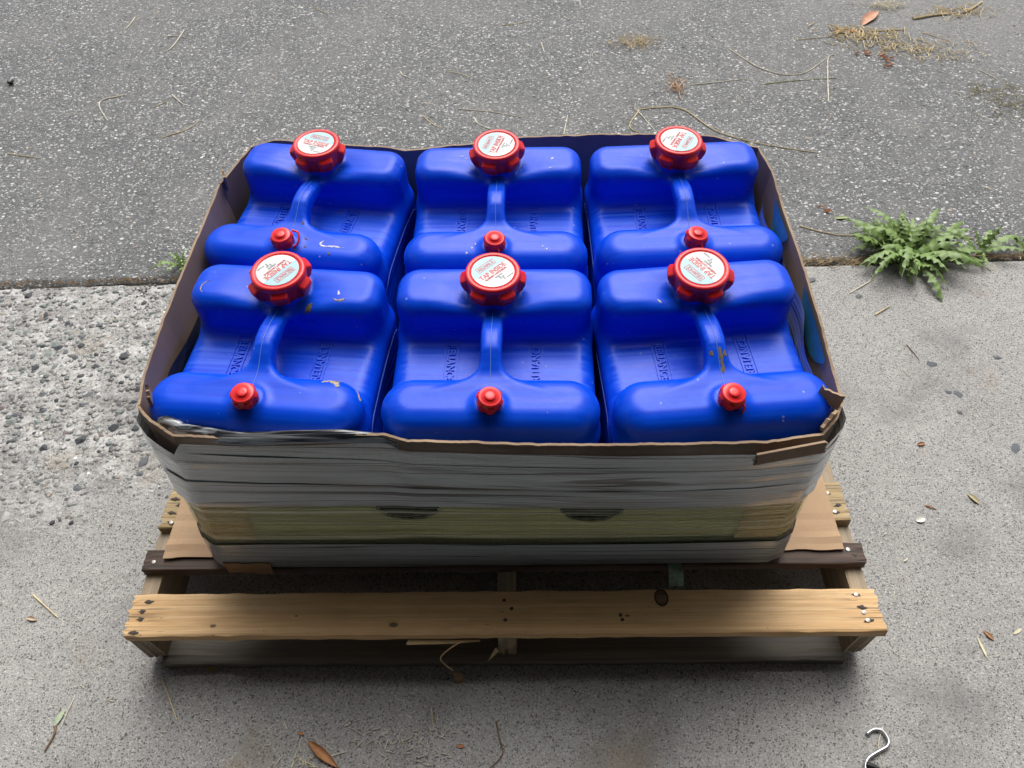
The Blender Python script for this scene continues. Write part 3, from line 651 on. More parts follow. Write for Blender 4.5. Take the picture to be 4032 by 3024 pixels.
def sdf(p):
    x, y, z = p[..., 0], p[..., 1], p[..., 2]
    body = rbox(p, (0, 0, .1425), (.1385, .130, .1430), .024)
    side = np.clip((np.abs(x)-.125)/.01, 0, 1)*np.clip((.235-z)/.01, 0, 1)*np.clip((.105-np.abs(y))/.01, 0, 1)
    body = body+side*(.0020+.0011*np.sin((z+np.abs(y)*.35)*420))
    back = pillow(p, (0, .0865, .302), (.1352, .0430, .0470), .032, .021)
    front = pillow(p, (0, -.0915, .281), (.1396, .0430, .0480), .0425, .030)
    d = smin(body, back, .018); d = smin(d, front, .014)
    tt = np.clip((-.020-y)/.062, 0, 1); hx = .0138+.064*tt**3.6
    zc = .3375-.034*tt**1.15; q = np.stack([np.abs(x)-hx+.008, np.abs(z-zc+.012)-.0245+.008, np.abs(y+.052)-.034+.008], -1)
    foot = (np.linalg.norm(np.maximum(q, 0), axis=-1)+np.minimum(q.max(-1), 0)-.008)*.8
    foot = smax(foot, -(np.hypot(y+.006, (z-.292))-.030), .010)
    bar = obox(p, (.066, .3365), (-.022, .3375), .0140, .0125, .0080)
    d = smin(d, smin(bar, foot, .005), .018)
    bowl = (np.sqrt((x/.080)**2+((y-.064)/.058)**2+((z-.370)/.031)**2)-1)*.03
    d = smax(d, -bowl, .012)
    rr = np.hypot(x, y-.080); neck = np.maximum(rr-.0325, np.abs(z-.330)-.024)
    d = smin(d, neck, .008)
    v = np.hypot(x, (y+.103)); vent = np.maximum(v-(.0180+np.clip(.333-z, 0, .1)*.42), np.abs(z-.290)-.0430)
    d = smin(d, vent, .013)
    return d
def sdf_grad(p, e=8e-4):
    g_ = np.stack([sdf(p+np.eye(3)[i]*e)-sdf(p-np.eye(3)[i]*e) for i in range(3)], -1)/(2*e)
    return g_
def surface_nets(lo, hi, h):
    ax = [np.arange(lo[i], hi[i]+h, h) for i in range(3)]; P = np.stack(np.meshgrid(*ax, indexing='ij'), -1); f = sdf(P); s = f < 0
    nx, ny, nz = [n-1 for n in f.shape]; cs = np.zeros((nx, ny, nz), int)
    for a in (0, 1):
        for b in (0, 1):
            for c in (0, 1): cs += s[a:a+nx, b:b+ny, c:c+nz]
    act = (cs > 0) & (cs < 8); idx = -np.ones(act.shape, int); idx[act] = np.arange(act.sum())
    ci = np.argwhere(act); acc = np.zeros((len(ci), 3)); cnt = np.zeros(len(ci))
    for axn in range(3):
        o1, o2 = [q for q in range(3) if q != axn]
        for u in (0, 1):
            for v in (0, 1):
                a = ci.copy(); a[:, o1] += u; a[:, o2] += v; b = a.copy(); b[:, axn] += 1
                fa, fb = f[tuple(a.T)], f[tuple(b.T)]; m_ = (fa < 0) != (fb < 0); t = np.where(m_, fa/np.where(m_, fa-fb, 1), 0)
                pa = P[tuple(a.T)]; pb = P[tuple(b.T)]; acc += np.where(m_[:, None], pa+(pb-pa)*t[:, None], 0); cnt += m_
    V = acc/cnt[:, None]; F = []
    for axn in range(3):
        o1, o2 = [(1, 2), (2, 0), (0, 1)][axn]
        sl0 = [slice(None)]*3; sl1 = [slice(None)]*3; sl0[axn] = slice(0, -1); sl1[axn] = slice(1, None)
        ch = s[tuple(sl0)] != s[tuple(sl1)]; e = np.argwhere(ch); dims = np.array([nx, ny, nz])
        e = e[(e[:, o1] > 0) & (e[:, o2] > 0) & (e[:, o1] < dims[o1]) & (e[:, o2] < dims[o2])]
        ins = s[tuple(e.T)]; q = []
        for u, v in ((-1, -1), (0, -1), (0, 0), (-1, 0)):
            c = e.copy(); c[:, o1] += u; c[:, o2] += v; q.append(idx[tuple(c.T)])
        q = np.stack(q, 1); q[~ins] = q[~ins][:, ::-1]; F.append(q)
    F = np.concatenate(F)
    for _ in range(3):
        g_ = sdf_grad(V); V = V-np.clip(sdf(V), -h, h)[:, None]*g_/np.maximum((g_**2).sum(1), .25)[:, None]
    return V, F
JV, JF = surface_nets((-.15, -.15, -.006), (.15, .15, .372), .0036)
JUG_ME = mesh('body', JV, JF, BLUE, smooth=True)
def surf(x, y, z0=.40):
    p = np.stack([np.asarray(x, float), np.asarray(y, float), np.full(np.shape(x), z0)], -1)
    for _ in range(70): p[..., 2] -= sdf(p)*.75
    return p[..., 2]
def side_x(y, z, s):
    p = np.array([[s*.16, a, b] for a, b in zip(y, z)])
    for _ in range(60): p[:, 0] -= s*sdf(p)*.8
    return p
def text_mesh(body, size, bold=.0, ext=.0002, spacing=1.0):
    c = bpy.data.curves.new('t', 'FONT'); c.body = body; c.size = size; c.align_x = 'CENTER'; c.align_y = 'CENTER'; c.offset = bold; c.extrude = ext; c.space_character = spacing; c.resolution_u = 3
    o = bpy.data.objects.new('t', c); COL.objects.link(o); dg = bpy.context.evaluated_depsgraph_get(); dg.update()
    me = o.evaluated_get(dg).to_mesh(); V = np.array([v.co[:] for v in me.vertices]); F = [tuple(p.vertices) for p in me.polygons]
    o.evaluated_get(dg).to_mesh_clear(); bpy.data.objects.remove(o); bpy.data.curves.remove(c)
    V[:, 0] -= (V[:, 0].max()+V[:, 0].min())/2; V[:, 1] -= (V[:, 1].max()+V[:, 1].min())/2
    return V, F
def rrect(w, h, r, n=5):
    P = []
    for cx, cy, a0 in ((w/2-r, h/2-r, 0), (-w/2+r, h/2-r, 90), (-w/2+r, -h/2+r, 180), (w/2-r, -h/2+r, 270)):
        P += [(cx+r*math.cos(math.radians(a0+90*k/n)), cy+r*math.sin(math.radians(a0+90*k/n))) for k in range(n+1)]
    return P
def frame_strip(w, h, r, t, z0, z1):
    """raised outline of a rounded rectangle"""
    A, B_ = rrect(w, h, r), rrect(w-2*t, h-2*t, max(r-t, .0003)); k = len(A)
    def dens(P): return [tuple(np.array(P[i])*(1-f)+np.array(P[(i+1) % k])*f) for i in range(k) for f in (0, .25, .5, .75)]
    A, B_ = dens(A), dens(B_); k = len(A)
    V = [(*p, z0) for p in A]+[(*p, z1) for p in A]+[(*p, z1) for p in B_]+[(*p, z0) for p in B_]
    F = []
    for i in range(k):
        j = (i+1) % k
        for q in range(3): F.append((q*k+i, q*k+j, (q+1)*k+j, (q+1)*k+i))
    return np.array(V), F
# embossed name panels, laid on the saddle of the jug
TV, TF = text_mesh('RELIANCE', .0135, .00035, .0005, 1.02)
wid = TV[:, 0].max()-TV[:, 0].min(); TV[:, 0] *= .064/wid; TV[:, 1] *= 1.12
EMB = []
for sx, ang in ((-1, -90), (1, 90)):
    FV, FF = frame_strip(.076, .0195, .003, .0013, -.0006, .0013)
    TV2 = TV.copy(); TV2[:, 2] = np.where(TV[:, 2] > 0, .0018, -.0006)
    V = np.concatenate([TV2, FV]); F = list(TF)+[tuple(i+len(TV2) for i in f) for f in FF]
    a = math.radians(ang); x = sx*.058+V[:, 0]*math.cos(a)-V[:, 1]*math.sin(a); y = -.001+V[:, 0]*math.sin(a)+V[:, 1]*math.cos(a)
    EMB.append(mesh('embossed_lettering', np.stack([x, y, surf(x, y)+V[:, 2]], 1), F, BLUE))
sm = MB(); ys = np.linspace(.040, -.088, 40); sm.tube(list(zip(ys*0, ys, surf(ys*0, ys)+.0001)), .00055, 5); SEAM1 = mesh('mould_seam', sm.V, sm.F, SEAM, True)
SEAM2 = []
for s_ in (-1, 1):
    sm = MB(); pth = smooth_path([(.117, .02, 0), (.119, .19, 0), (.110, .238, 0), (.06, .252, 0), (-.05, .250, 0), (-.096, .236, 0), (-.114, .19, 0), (-.117, .02, 0)], 8)
    q = side_x([p.x for p in pth], [p.y for p in pth], s_); sm.tube([tuple(v) for v in q], .0008, 5); SEAM2.append(mesh('side_seam', sm.V, sm.F, SEAM, True))
# big cap
def lathe_lobed(profile, nth, lobes, m, name, phase=0.0):
    """profile: list of (r, lobe_r, z): radius between lobes, radius on lobes"""
    V = []; n = len(profile)
    for i in range(nth):
        th = 2*math.pi*i/nth; c = math.cos(lobes*th); w = 1/(1+math.exp(-10*(c+.12))) if lobes else 0
        for r0, r1, z in profile: r = r0+(r1-r0)*w; V.append((r*math.cos(th), r*math.sin(th), z))
    F = grid_faces(nth, n, wrap=True); V.append((0, 0, profile[-1][2])); k = len(V)-1
    F += [(i*n+n-1, ((i+1) % nth)*n+n-1, k) for i in range(nth)]
    return mesh(name, V, F, m, True)
CAP = lathe_lobed([(.0290,.0300,.000),(.0330,.0365,.0008),(.0342,.0405,.005),(.0350,.0440,.0140),(.0356,.0446,.0190),(.0362,.0436,.0216),(.0368,.0376,.0240),(.0372,.0372,.0258),(.0372,.0372,.0296),(.0364,.0364,.0318),(.0346,.0346,.0328),(.0322,.0322,.0328),(.0306,.0306,.0323),(.0300,.0300,.0316),(.01,.01,.0316)], 144, 6, RED, 'cap')
VENT = lathe_lobed([(.0120,.0122,.000),(.0142,.0148,.0005),(.0146,.0160,.002),(.0149,.0164,.008),(.0150,.0166,.0130),(.0150,.0170,.0135),(.0150,.0170,.0165),(.0148,.0150,.0172),(.0148,.0148,.0200),(.0142,.0142,.0212),(.0130,.0130,.0216),(.0070,.0070,.0216),(.0068,.0068,.0230),(.0060,.0060,.0236),(.002,.002,.0236)], 72, 6, RED, 'vent_cap')
# cap label with print
def disc(r, z, n=48, y0=None):
    P = [(r*math.cos(2*math.pi*i/n), r*math.sin(2*math.pi*i/n), z) for i in range(n)]
    if y0 is not None: P = [p for p in P if p[1] > y0]; P.sort(key=lambda p: math.atan2(p[1]-r*.6, p[0]))
    return P, [tuple(range(len(P)))]
DV, DF = disc(.0286, .00045); DISC = mesh('cap_label', DV+[(x, y, 0) for x, y, _ in DV], DF+[(i, i+48, (i+1) % 48+48, (i+1) % 48) for i in range(48)], LABEL)
ang = [math.radians(a) for a in np.linspace(8, 172, 30)]; BAND = mesh('label_band', [(.0282*math.cos(a), .0282*math.sin(a), .00055) for a in ang], [tuple(range(30))], LBLUE)
pm = MB()
for tx, sz, bold, y, wd in (('RELIANCE', .0078, .00005, .0140, .0262), ('TAP INSIDE', .0108, .00012, .0004, .0440), ("ROBINET L'INTERIEUR", .0042, .00008, -.0062, .0370)):
    V, F = text_mesh(tx, sz, bold, .0001); V[:, 0] *= wd/(V[:, 0].max()-V[:, 0].min()); V[:, 1] += y; V[:, 2] += .00075; pm.add(V, F)
V, F = frame_strip(.0310, .0096, .0012, .0006, .0005, .0008); V[:, 1] += .0140; pm.add(V, F)
PRINT = mesh('lettering', pm.V, pm.F, LRED)
pm = MB()
def prism(P, z=.0008): pm.add([(x, y, z) for x, y in P], [tuple(range(len(P)))])
prism([(-.006, -.0122), (.007, -.0122), (.007, -.0098), (-.006, -.0098)])
prism([(-.0015, -.0175), (.0005, -.0175), (.0005, -.0122), (-.0015, -.0122)]); prism([(.002, -.0160), (.0065, -.0160), (.0065, -.0145), (.002, -.0145)]); prism([(.002, -.0215), (.004, -.0215), (.004, -.0160), (.002, -.0160)])
V, F = text_mesh('9410-03', .0034, .00005, .0001); V[:, 0] += .012; V[:, 1] -= .0205; V[:, 2] += .0007; pm.add(V, F)
ICON = mesh('tap_icon', pm.V, pm.F, LGREY)
DIRT = plain('dried_mud', (.16, .125, .075), .95); PAPER = plain('torn_paper', (.40, .33, .25), .9, var=.3, vs=200); WHITE = plain('white_scuff', (.62, .63, .68), .8, var=.25, vs=300)
def decal(name, pts, w, m, parent, jag=.3, seed=0):
    """thin ribbon conforming to the jug's top"""
    rr = random.Random(seed); P = smooth_path([(x, y, 0) for x, y in pts], 5); L = []; R_ = []
    for i, p in enumerate(P):
        t = (P[min(i+1, len(P)-1)]-P[max(i-1, 0)]).normalized(); nn = Vector((-t.y, t.x, 0)); e = math.sin(math.pi*(i+.4)/(len(P)-.2))**.5
        L.append(p+nn*w*e*rr.uniform(1-jag, 1+jag)); R_.append(p-nn*w*e*rr.uniform(1-jag, 1+jag))
    A = np.array([tuple(q) for pr in zip(L, P, R_) for q in pr]); A[:, 2] = surf(A[:, 0], A[:, 1])+np.tile([.0003, .0008, .0003], len(P))
    return obj(name, A, grid_faces(len(P), 3, flip=True), m, parent)
JYAW = -.0188
specs = [ # col,row, label rotation, small yaw, label, strap
    (-1, 1, -19, -.135, 'blue water jug in the far left corner of the box', 'side'),
    (0, 1, 70, .002, 'blue water jug in the middle of the far row', 'front'),
    (1, 1, -119, .042, 'blue water jug in the far right corner of the box', 'front'),
    (-1, 0, -129, -.068, 'blue water jug in the near left corner with torn brown paper stuck on it', None),
    (0, 0, 44, .0, 'blue water jug in the middle of the near row', None),
    (1, 0, 126, .088, 'blue water jug in the near right corner with muddy handle foot', 'front2')]
ADJ = {(-1, 1): (-.004, .001), (0, 1): (-.001, -.003), (1, 1): (.001, .001), (-1, 0): (-.007, .0), (0, 0): (.001, -.003), (1, 0): (-.001, .003)}
for ci_, ri, lrot, dyaw, lab, strap in specs:
    X, Y = ci_*.285, ri*.2888; c, s = math.cos(JYAW), math.sin(JYAW)
    ax, ay = ADJ[(ci_, ri)]
    cx, cy = -.0017+X*c-Y*s+ax, .3545+X*s+Y*c+ay; yaw = JYAW+dyaw
    jx, jy = cx+math.sin(yaw)*.080, cy-math.cos(yaw)*.080
    J = empty('water_jug', (jx, jy, .1315), yaw); J.rotation_euler = (random.uniform(-.012, .012), random.uniform(-.012, .012), yaw); k_ = random.uniform(.992, 1.006); J.scale = (k_, 2-k_, 1); tag(J, lab, 'water jug', 'blue water jugs packed in the box')
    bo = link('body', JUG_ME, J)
    for e in EMB: link('embossed_lettering', e, bo)
    link('mould_seam', SEAM1, bo); [link('side_seam', q, bo) for q in SEAM2]
    tx, ty = random.uniform(-.03, .03)+.05, random.uniform(-.03, .03)
    cz = .3490
    cap = link('cap', CAP, J, (0, .080, cz), (tx, ty, random.uniform(0, 1.0)))
    lb = link('cap_label', DISC, J, (0, .080, cz), (tx, ty, 0)); 
    lb.rotation_euler = (Matrix.Rotation(ty, 3, 'Y') @ Matrix.Rotation(tx, 3, 'X') @ Matrix.Rotation(math.radians(lrot)-yaw, 3, 'Z')).to_euler(); cap.rotation_euler = (Matrix.Rotation(ty, 3, 'Y') @ Matrix.Rotation(tx, 3, 'X') @ Matrix.Rotation(random.uniform(0, 1), 3, 'Z')).to_euler()
    lb.location = Vector((0, .080, cz))+(Matrix.Rotation(ty, 3, 'Y') @ Matrix.Rotation(tx, 3, 'X')) @ Vector((0, 0, .0318))
    link('label_band', BAND, lb); link('lettering', PRINT, lb); link('tap_icon', ICON, lb)
    vc = link('vent_cap', VENT, J, (0, -.1045, .3300), (.12, random.uniform(-.08, .08), random.uniform(0, 1)))
    if strap:
        sm = MB(); a0 = {'side': 0.3, 'front': -1.2, 'front2': -.9}[strap]; dx, dy = math.cos(a0), math.sin(a0)
        pth = [(dx*.0165, dy*.0165, .012), (dx*.0205, dy*.0205, .009), (dx*.0205, dy*.0205, .0), (dx*.0180, dy*.0180, -.008)] if strap != 'side' else [(.012, .012, .018), (.022, .010, .016), (.024, -.002, .008), (.017, -.008, .003)]
        sm.tube(smooth_path(pth, 6), .0016, 6); sm.build('retaining_strap', RED, J, True, loc=(0, -.1045, .3300))
    if (ci_, ri) == (-1, 0):
        decal('torn_paper', [(.084, -.064), (.094, -.058), (.102, -.064), (.107, -.072)], .0038, PAPER, J, .55, 3)
        decal('torn_paper', [(.094, -.050), (.098, -.055), (.103, -.062)], .0065, DIRT, J, .5, 4)
        decal('paper_band', [(.104, -.052), (.120, -.056), (.130, -.066), (.1355, -.080)], .0022, PAPER, J, .2, 5)
        decal('glue_smear', [(-.106, .084), (-.113, .078), (-.115, .068), (-.110, .060)], .0009, PAPER, J, .5, 6)
        decal('glue_smear', [(.074, .062), (.082, .060), (.090, .062)], .0018, PAPER, J, .6, 7); decal('glue_smear', [(.078, .078), (.079, .070)], .0018, WHITE, J, .6, 8)
        decal('dried_mud', [(.036, .045), (.041, .050), (.043, .057)], .004, DIRT, J, .5, 9)
    if (ci_, ri) == (1, 0):
        decal('dried_mud', [(.002, -.030), (.004, -.045), (.003, -.062)], .0022, DIRT, J, .6, 11); decal('dried_mud', [(.008, -.034), (.0095, -.041)], .0028, DIRT, J, .5, 12); decal('dried_mud', [(-.009, -.034), (-.008, -.040)], .0026, DIRT, J, .5, 13)
        decal('white_scuff', [(-.06, .06), (-.055, .055)], .0012, WHITE, J, .5, 14)
    if (ci_, ri) == (-1, 1):
        decal('white_scuff', [(.056, -.088), (.053, -.096), (.060, -.1005), (.075, -.099), (.092, -.1005)], .0015, WHITE, J, .6, 15)
        for q, (a, b_) in enumerate([(.026, -.086), (.030, -.103), (.018, -.112), (-.006, -.118), (.034, .030), (.012, -.056), (.07, -.112)]): decal('dried_mud', [(a, b_), (a+.003, b_-.003)], .0019, DIRT, J, .5, 20+q)
    if (ci_, ri) == (0, 1):
        for q, (a, b_, w) in enumerate([(-.06, .095, .0014), (-.053, .09, .001), (.086, .085, .0028), (.083, .062, .0016), (-.03, -.095, .0016), (-.035, -.102, .002), (-.042, -.112, .0016), (.07, -.1, .0018), (.075, -.106, .0012)]): decal('white_scuff', [(a, b_), (a+.003, b_-.002)], w, WHITE, J, .6, 40+q)

# ------------------------------------------------------------------ weeds
def m_leaf(name, c1, c2):
    t = NT(name); r = t.rand(); v = t.noise(t.co(), 70, 3)
    c = t.mix(t.mapr(v, .3, .7), c1, c2); c = t.mix(t.math('MULTIPLY', r, .35), c, [a*.55 for a in c1])
    return t.out(Base_Color=c, Roughness=.5, Subsurface_Weight=.0, Normal=t.bump(v, .2, .001))
LEAF = m_leaf('weed_leaf_green', (.125, .215, .040), (.225, .335, .095)); RIB = plain('leaf_midrib', (.20, .28, .13), .6)
def leaf_mesh(L, W, arch, seed, teeth=7):
    rr = random.Random(seed); n = 44; V = []; ph = rr.uniform(0, 1); side = rr.uniform(-.15, .15)
    for i in range(n):
        s = i/(n-1); env = (.18+.82*math.sin(math.pi*min(1, s**.8*1.02))**.8)*(1 if s < .78 else 1-(s-.78)/.22*.85)
        cx = s*L; cz = arch[0]*L*math.sin(math.pi*s*.9)+arch[1]*L*s*s; cy = side*L*s*s
        for sg in (-1, 1):
            f = (s*teeth+ph+(.2 if sg > 0 else 0)) % 1; tooth = .26+.74*(f**1.3)
            w = W*.5*env*tooth; back = -.010*L/.1*tooth*(1-f)*0-.05*L*tooth*env
            V.append((cx+back, cy+sg*w, cz-.25*w+.006*L/.1*math.sin(f*6.28)*.25))
        V.append((cx, cy, cz+.0004))
    F = []
    for i in range(n-1):
        a, b = 3*i, 3*(i+1); F += [(a, a+2, b+2, b), (a+2, a+1, b+1, b+2)]
    me = mesh('leaf', V, F, [LEAF], True); return me
LM = [leaf_mesh(.125, .038, (.16, -.10), 1, 6), leaf_mesh(.140, .036, (.22, -.22), 2, 7), leaf_mesh(.105, .038, (.12, .10), 3, 5), leaf_mesh(.145, .033, (.20, -.05), 4, 7), leaf_mesh(.095, .036, (.10, .25), 5, 5), leaf_mesh(.085, .030, (.2, -.3), 6, 4)]
def weed(x, y, n, R_, label, smin_, smax_, up):
    w = empty('dandelion_weed', (x, y, 0)); tag(w, label, 'weed', 'weeds growing in the pavement joint')
    for i in range(n):
        a = i*2.399+random.uniform(-.3, .3); f = i/n; pitch = -up*(f**1.2)-random.uniform(-.12, .10)
        sc = random.uniform(smin_, smax_)*(1-.25*f); me = random.choice(LM)
        link('leaf', me, w, (R_*.10*math.cos(a)*random.random()*2, R_*.10*math.sin(a)*random.random()*2, .004+.016*f*random.random()), (random.uniform(-.35, .35), pitch, a), sc*(.85+.45*abs(math.cos(a))))
    cr = MB(); cr.tube([(0, 0, -.01), (0, 0, .004), (.002, .001, .010)], [.006, .006, .003], 7); cr.build('crown', RIB, w)
    return w
weed(.930, .925, 84, .26, 'large bushy green dandelion weed in the joint beside the box', .68, 1.0, .52)
weed(1.095, .920, 9, .06, 'smaller pale green weed just right of the large weed', .5, .75, .8)
weed(1.205, .926, 5, .05, 'small weed at the far right edge of the joint', .35, .5, .5)
weed(-.765, .925, 16, .05, 'little green weed beside the left wall of the box', .28, .45, .7)

# ------------------------------------------------------------------ litter
STRAW = plain('dry_straw', (.64, .52, .31), .7, var=.25, vs=30); PSTRAW = plain('pale_straw', (.74, .68, .54), .7, var=.2, vs=30); GSTRAW = plain('greenish_straw', (.42, .45, .24), .7); TWIG = plain('brown_twig', (.20, .125, .075), .8, var=.3); BROWNLEAF = plain('dry_brown_leaf', (.42, .20, .085), .6, var=.3, vs=40); BARK = plain('orange_bark', (.50, .22, .11), .8, var=.25)
def gz(x, y): 
    f = conc_f if y < joint_y(x)-.01 else asph_f
    return float(f(np.array([x]), np.array([min(y, .79) if f is conc_f else max(y, 1.0)]))[2][0])
def straw(name, label, pts, r=.0011, m=STRAW, cat='straw', lift=.0012, grp='loose straw stems on the pavement'):
    P = smooth_path([(x, y, 0) for x, y in pts], 5); c = sum(P, Vector())/len(P); k = len(P)
    Q = [Vector((p.x-c.x, p.y-c.y, gz(p.x, p.y)+r*.8+lift*math.sin(math.pi*i/(k-1))*random.uniform(.5, 1.5))) for i, p in enumerate(P)]
    r *= 1.3; s = MB(); s.tube(Q, [r*(1-.45*i/(k-1)) for i in range(k)], 5)
    return tag(s.build(name, m, loc=(c.x, c.y, 0)), label, cat, grp)
SL = [
 ('hooked straw stem bent like a C on the left asphalt', [(-1.151,1.688),(-1.210,1.664),(-1.209,1.627),(-1.160,1.554)], .0016, PSTRAW),
 ('upright straw of a crossed pair on the upper left asphalt', [(-1.079,2.076),(-1.088,1.969),(-1.104,1.936)], .0016, PSTRAW),
 ('level straw of a crossed pair on the upper left asphalt', [(-1.138,2.037),(-1.092,2.040),(-1.037,2.017)], .0012, PSTRAW),
 ('short straw near the top left of the asphalt', [(-1.276,2.176),(-1.276,2.122),(-1.285,2.091)], .0014, PSTRAW),
 ('short pale straw pointing away above the far left jug', [(-1.007,1.682),(-.978,1.647),(-.954,1.624)], .0014, PSTRAW),
 ('thin straw left of the short pale straw above the far left jug', [(-1.046,1.618),(-.999,1.654)], .0009, STRAW),
 ('forked straw closest to the left rear corner of the box', [(-.972,1.461),(-.910,1.500),(-.888,1.544)], .0013, STRAW),
 ('straw at the left edge of the asphalt', [(-1.393,1.404),(-1.343,1.390),(-1.293,1.379)], .0012, STRAW),
 ('thin straw at the top edge of the asphalt left of centre', [(-.676,2.219),(-.610,2.161)], .0010, STRAW),
 ('long thin straw behind the middle of the box', [(-.141,1.571),(-.045,1.552),(.044,1.520)], .0011, PSTRAW),
 ('curved straw touching the back rim above the middle cap', [(-.096,1.527),(-.078,1.488),(-.039,1.460)], .0012, PSTRAW),
 ('brownish curved straw between the far left and middle caps', [(-.242,1.544),(-.215,1.501),(-.185,1.475)], .0012, STRAW),
 ('faint straw in the middle of the asphalt', [(-.187,1.782),(-.143,1.762),(-.110,1.741)], .0009, STRAW),
 ('wavy straw near the top centre of the asphalt', [(-.020,2.061),(.028,2.067),(.064,2.086)], .0011, STRAW),
 ('short upright straw right of centre on the asphalt', [(.106,1.942),(.115,1.884)], .0013, PSTRAW),
 ('pinkish straw standing behind the back rim right of the middle cap', [(.157,1.434),(.172,1.528)], .0012, PSTRAW),
 ('tiny hooked straw left of centre on the asphalt', [(-.329,1.784),(-.320,1.763),(-.300,1.751)], .0016, PSTRAW),
 ('long V shaped straw bent on the right asphalt', [(.692,1.872),(.772,1.749),(.871,1.719),(.977,1.809)], .0014, PSTRAW),
 ('upright straw with a seed head on the right asphalt', [(.920,1.573),(.951,1.702),(.980,1.808),(1.008,1.827)], .0014, PSTRAW),
 ('level straw left of the seed head straw', [(.540,1.676),(.624,1.685),(.715,1.702)], .0013, PSTRAW),
 ('greenish grass blade lying below the V shaped straw', [(.755,1.669),(.821,1.682),(.973,1.696)], .0013, GSTRAW),
 ('longest straw running behind the far right corner of the box', [(.380,1.551),(.495,1.551),(.572,1.442),(.673,1.381),(.831,1.328)], .0016, STRAW),
 ('straw meeting the back rim left of the far right cap', [(.366,1.557),(.414,1.434)], .0012, PSTRAW),
 ('yellow kinked straw behind the back rim left of the far right cap', [(.378,1.546),(.342,1.469),(.370,1.431)], .0014, STRAW),
 ('thin straw left of the debris pile', [(.909,1.920),(1.061,1.942)], .0011, STRAW),
 ('thin straw right of the debris pile', [(1.309,1.948),(1.377,1.892)], .0010, STRAW),
 ('pale straw near the right edge of the asphalt', [(1.400,1.724),(1.437,1.665)], .0010, PSTRAW),
 ('dry stem arching left of the large weed', [(.711,1.034),(.788,1.0),(.857,.998)], .0013, STRAW),
 ('bent straw on the concrete below the large weed', [(.767,.801),(.826,.841),(.830,.860)], .0012, PSTRAW),
 ('yellow straw on the concrete left of the pallet', [(-.801,.117),(-.743,.077)], .0012, STRAW),
 ('thin grey straw beside the small green leaf', [(-.669,-.051),(-.673,-.094)], .0007, PSTRAW),
 ('bit of green grass beside the split pallet board', [(-.634,.219),(-.623,.211)], .0008, GSTRAW),
 ('long forked straw in the shadow below the left pallet corner', [(-.540,-.022),(-.520,-.05),(-.497,-.085)], .0010, STRAW),
 ('thin twig in the shade below the middle of the pallet', [(-.109,-.069),(-.103,-.101)], .0007, STRAW),
 ('short straw right of the brown leaf', [(-.253,-.136),(-.230,-.130)], .0009, PSTRAW),
 ('straw crossing under the brown leaf', [(-.300,-.140),(-.271,-.151)], .0009, STRAW),
 ('straw left of the brown leaf', [(-.309,-.151),(-.304,-.124)], .0008, PSTRAW),
 ('thin straw under the metal hook', [(.566,-.101),(.552,-.125),(.551,-.153)], .0007, PSTRAW),
]
for lab, pts, r, m in SL: straw('straw_stem', lab, pts, r, m)
TW = [('curved brown twig at the bottom centre', [(-.009,-.090),(-.004,-.113),(.001,-.135),(-.017,-.153)], .0011, TWIG),
 ('thick bark stick at the top right', [(1.308,2.033),(1.37,2.05),(1.431,2.061)], .0042, STRAW), ('pointed stick in the top right corner', [(1.485,2.068),(1.53,2.10),(1.568,2.135)], .0036, STRAW),
 ('stick behind the large weed', [(1.044,.988),(1.106,.976)], .0020, STRAW), ('pale twig on the concrete right of the box', [(.802,.733),(.841,.758)], .0016, STRAW), ('dark twig on the concrete right of the box', [(.842,.646),(.854,.606)], .0009, TWIG),
 ('reddish twig on the right concrete', [(.753,.268),(.769,.261)], .0012, BARK), ('flat bark stick in the debris pile', [(1.040,1.968),(1.12,1.955)], .004, BARK), ('long straw stick across the debris pile', [(1.15,1.962),(1.269,1.968)], .0020, STRAW)]
for lab, pts, r, m in TW: straw('twig', lab, pts, r, m, 'twig', grp='twigs on the pavement')
def leaf_thing(name, label, p, q, w, m, curl=.3, cat='leaf', seed=0, lift=.001):
    p = Vector((*p, 0)); q = Vector((*q, 0)); d = q-p; L = d.length; n = 14; V = []; rr = random.Random(seed)
    for i in range(n):
        s = i/(n-1); e = math.sin(math.pi*min(1, .06+s*.94))**.75
        for j in range(7):
            u = (j/6-.5)*2; yy = u*w*.5*e*(1+rr.uniform(-.06, .06)); V.append((s*L, yy*(1-.25*curl*abs(u)), lift+curl*w*.5*u*u*e+.12*curl*L*math.sin(math.pi*s)*.5+rr.uniform(0, .0006)))
    F = grid_faces(n, 7); k = len(V); V2 = V+[(x, y, z-.0005) for x, y, z in V]; F2 = F+[tuple(k+i for i in f[::-1]) for f in F]
    return tag(obj(name, V2, F2, m, smooth=True, loc=(p.x, p.y, gz(p.x, p.y)), rot=(0, 0, math.atan2(d.y, d.x))), label, cat)
leaf_thing('dry_leaf', 'curled orange brown leaf at the bottom edge left of centre', (-.290, -.116), (-.240, -.152), .016, BROWNLEAF, .75, seed=1)
leaf_thing('dry_leaf', 'large reddish brown leaf at the top right', (1.139, 2.005), (1.215, 2.095), .038, plain('reddish_leaf', (.50, .25, .15), .6, var=.25, vs=40), .35, seed=2)
leaf_thing('green_leaf', 'small pale green leaf at the bottom left', (-.684, -.092), (-.677, -.068), .0095, plain('pale_green_leaf', (.42, .50, .34), .55), .25, seed=3)
straw('leaf_sprig', 'dried sprig trailing from the small pale green leaf', [(-.682,-.092),(-.679,-.105),(-.685,-.128)], .0016, TWIG, 'sprig', grp=None)
leaf_thing('dry_leaf', 'yellowish folded leaf on the right concrete', (.836, .290), (.849, .270), .010, plain('yellow_leaf', (.48, .42, .24), .7), .5, seed=4)
leaf_thing('dry_leaf', 'small red brown leaf at the lower right', (.769, .042), (.779, .027), .007, BROWNLEAF, .4, seed=5)
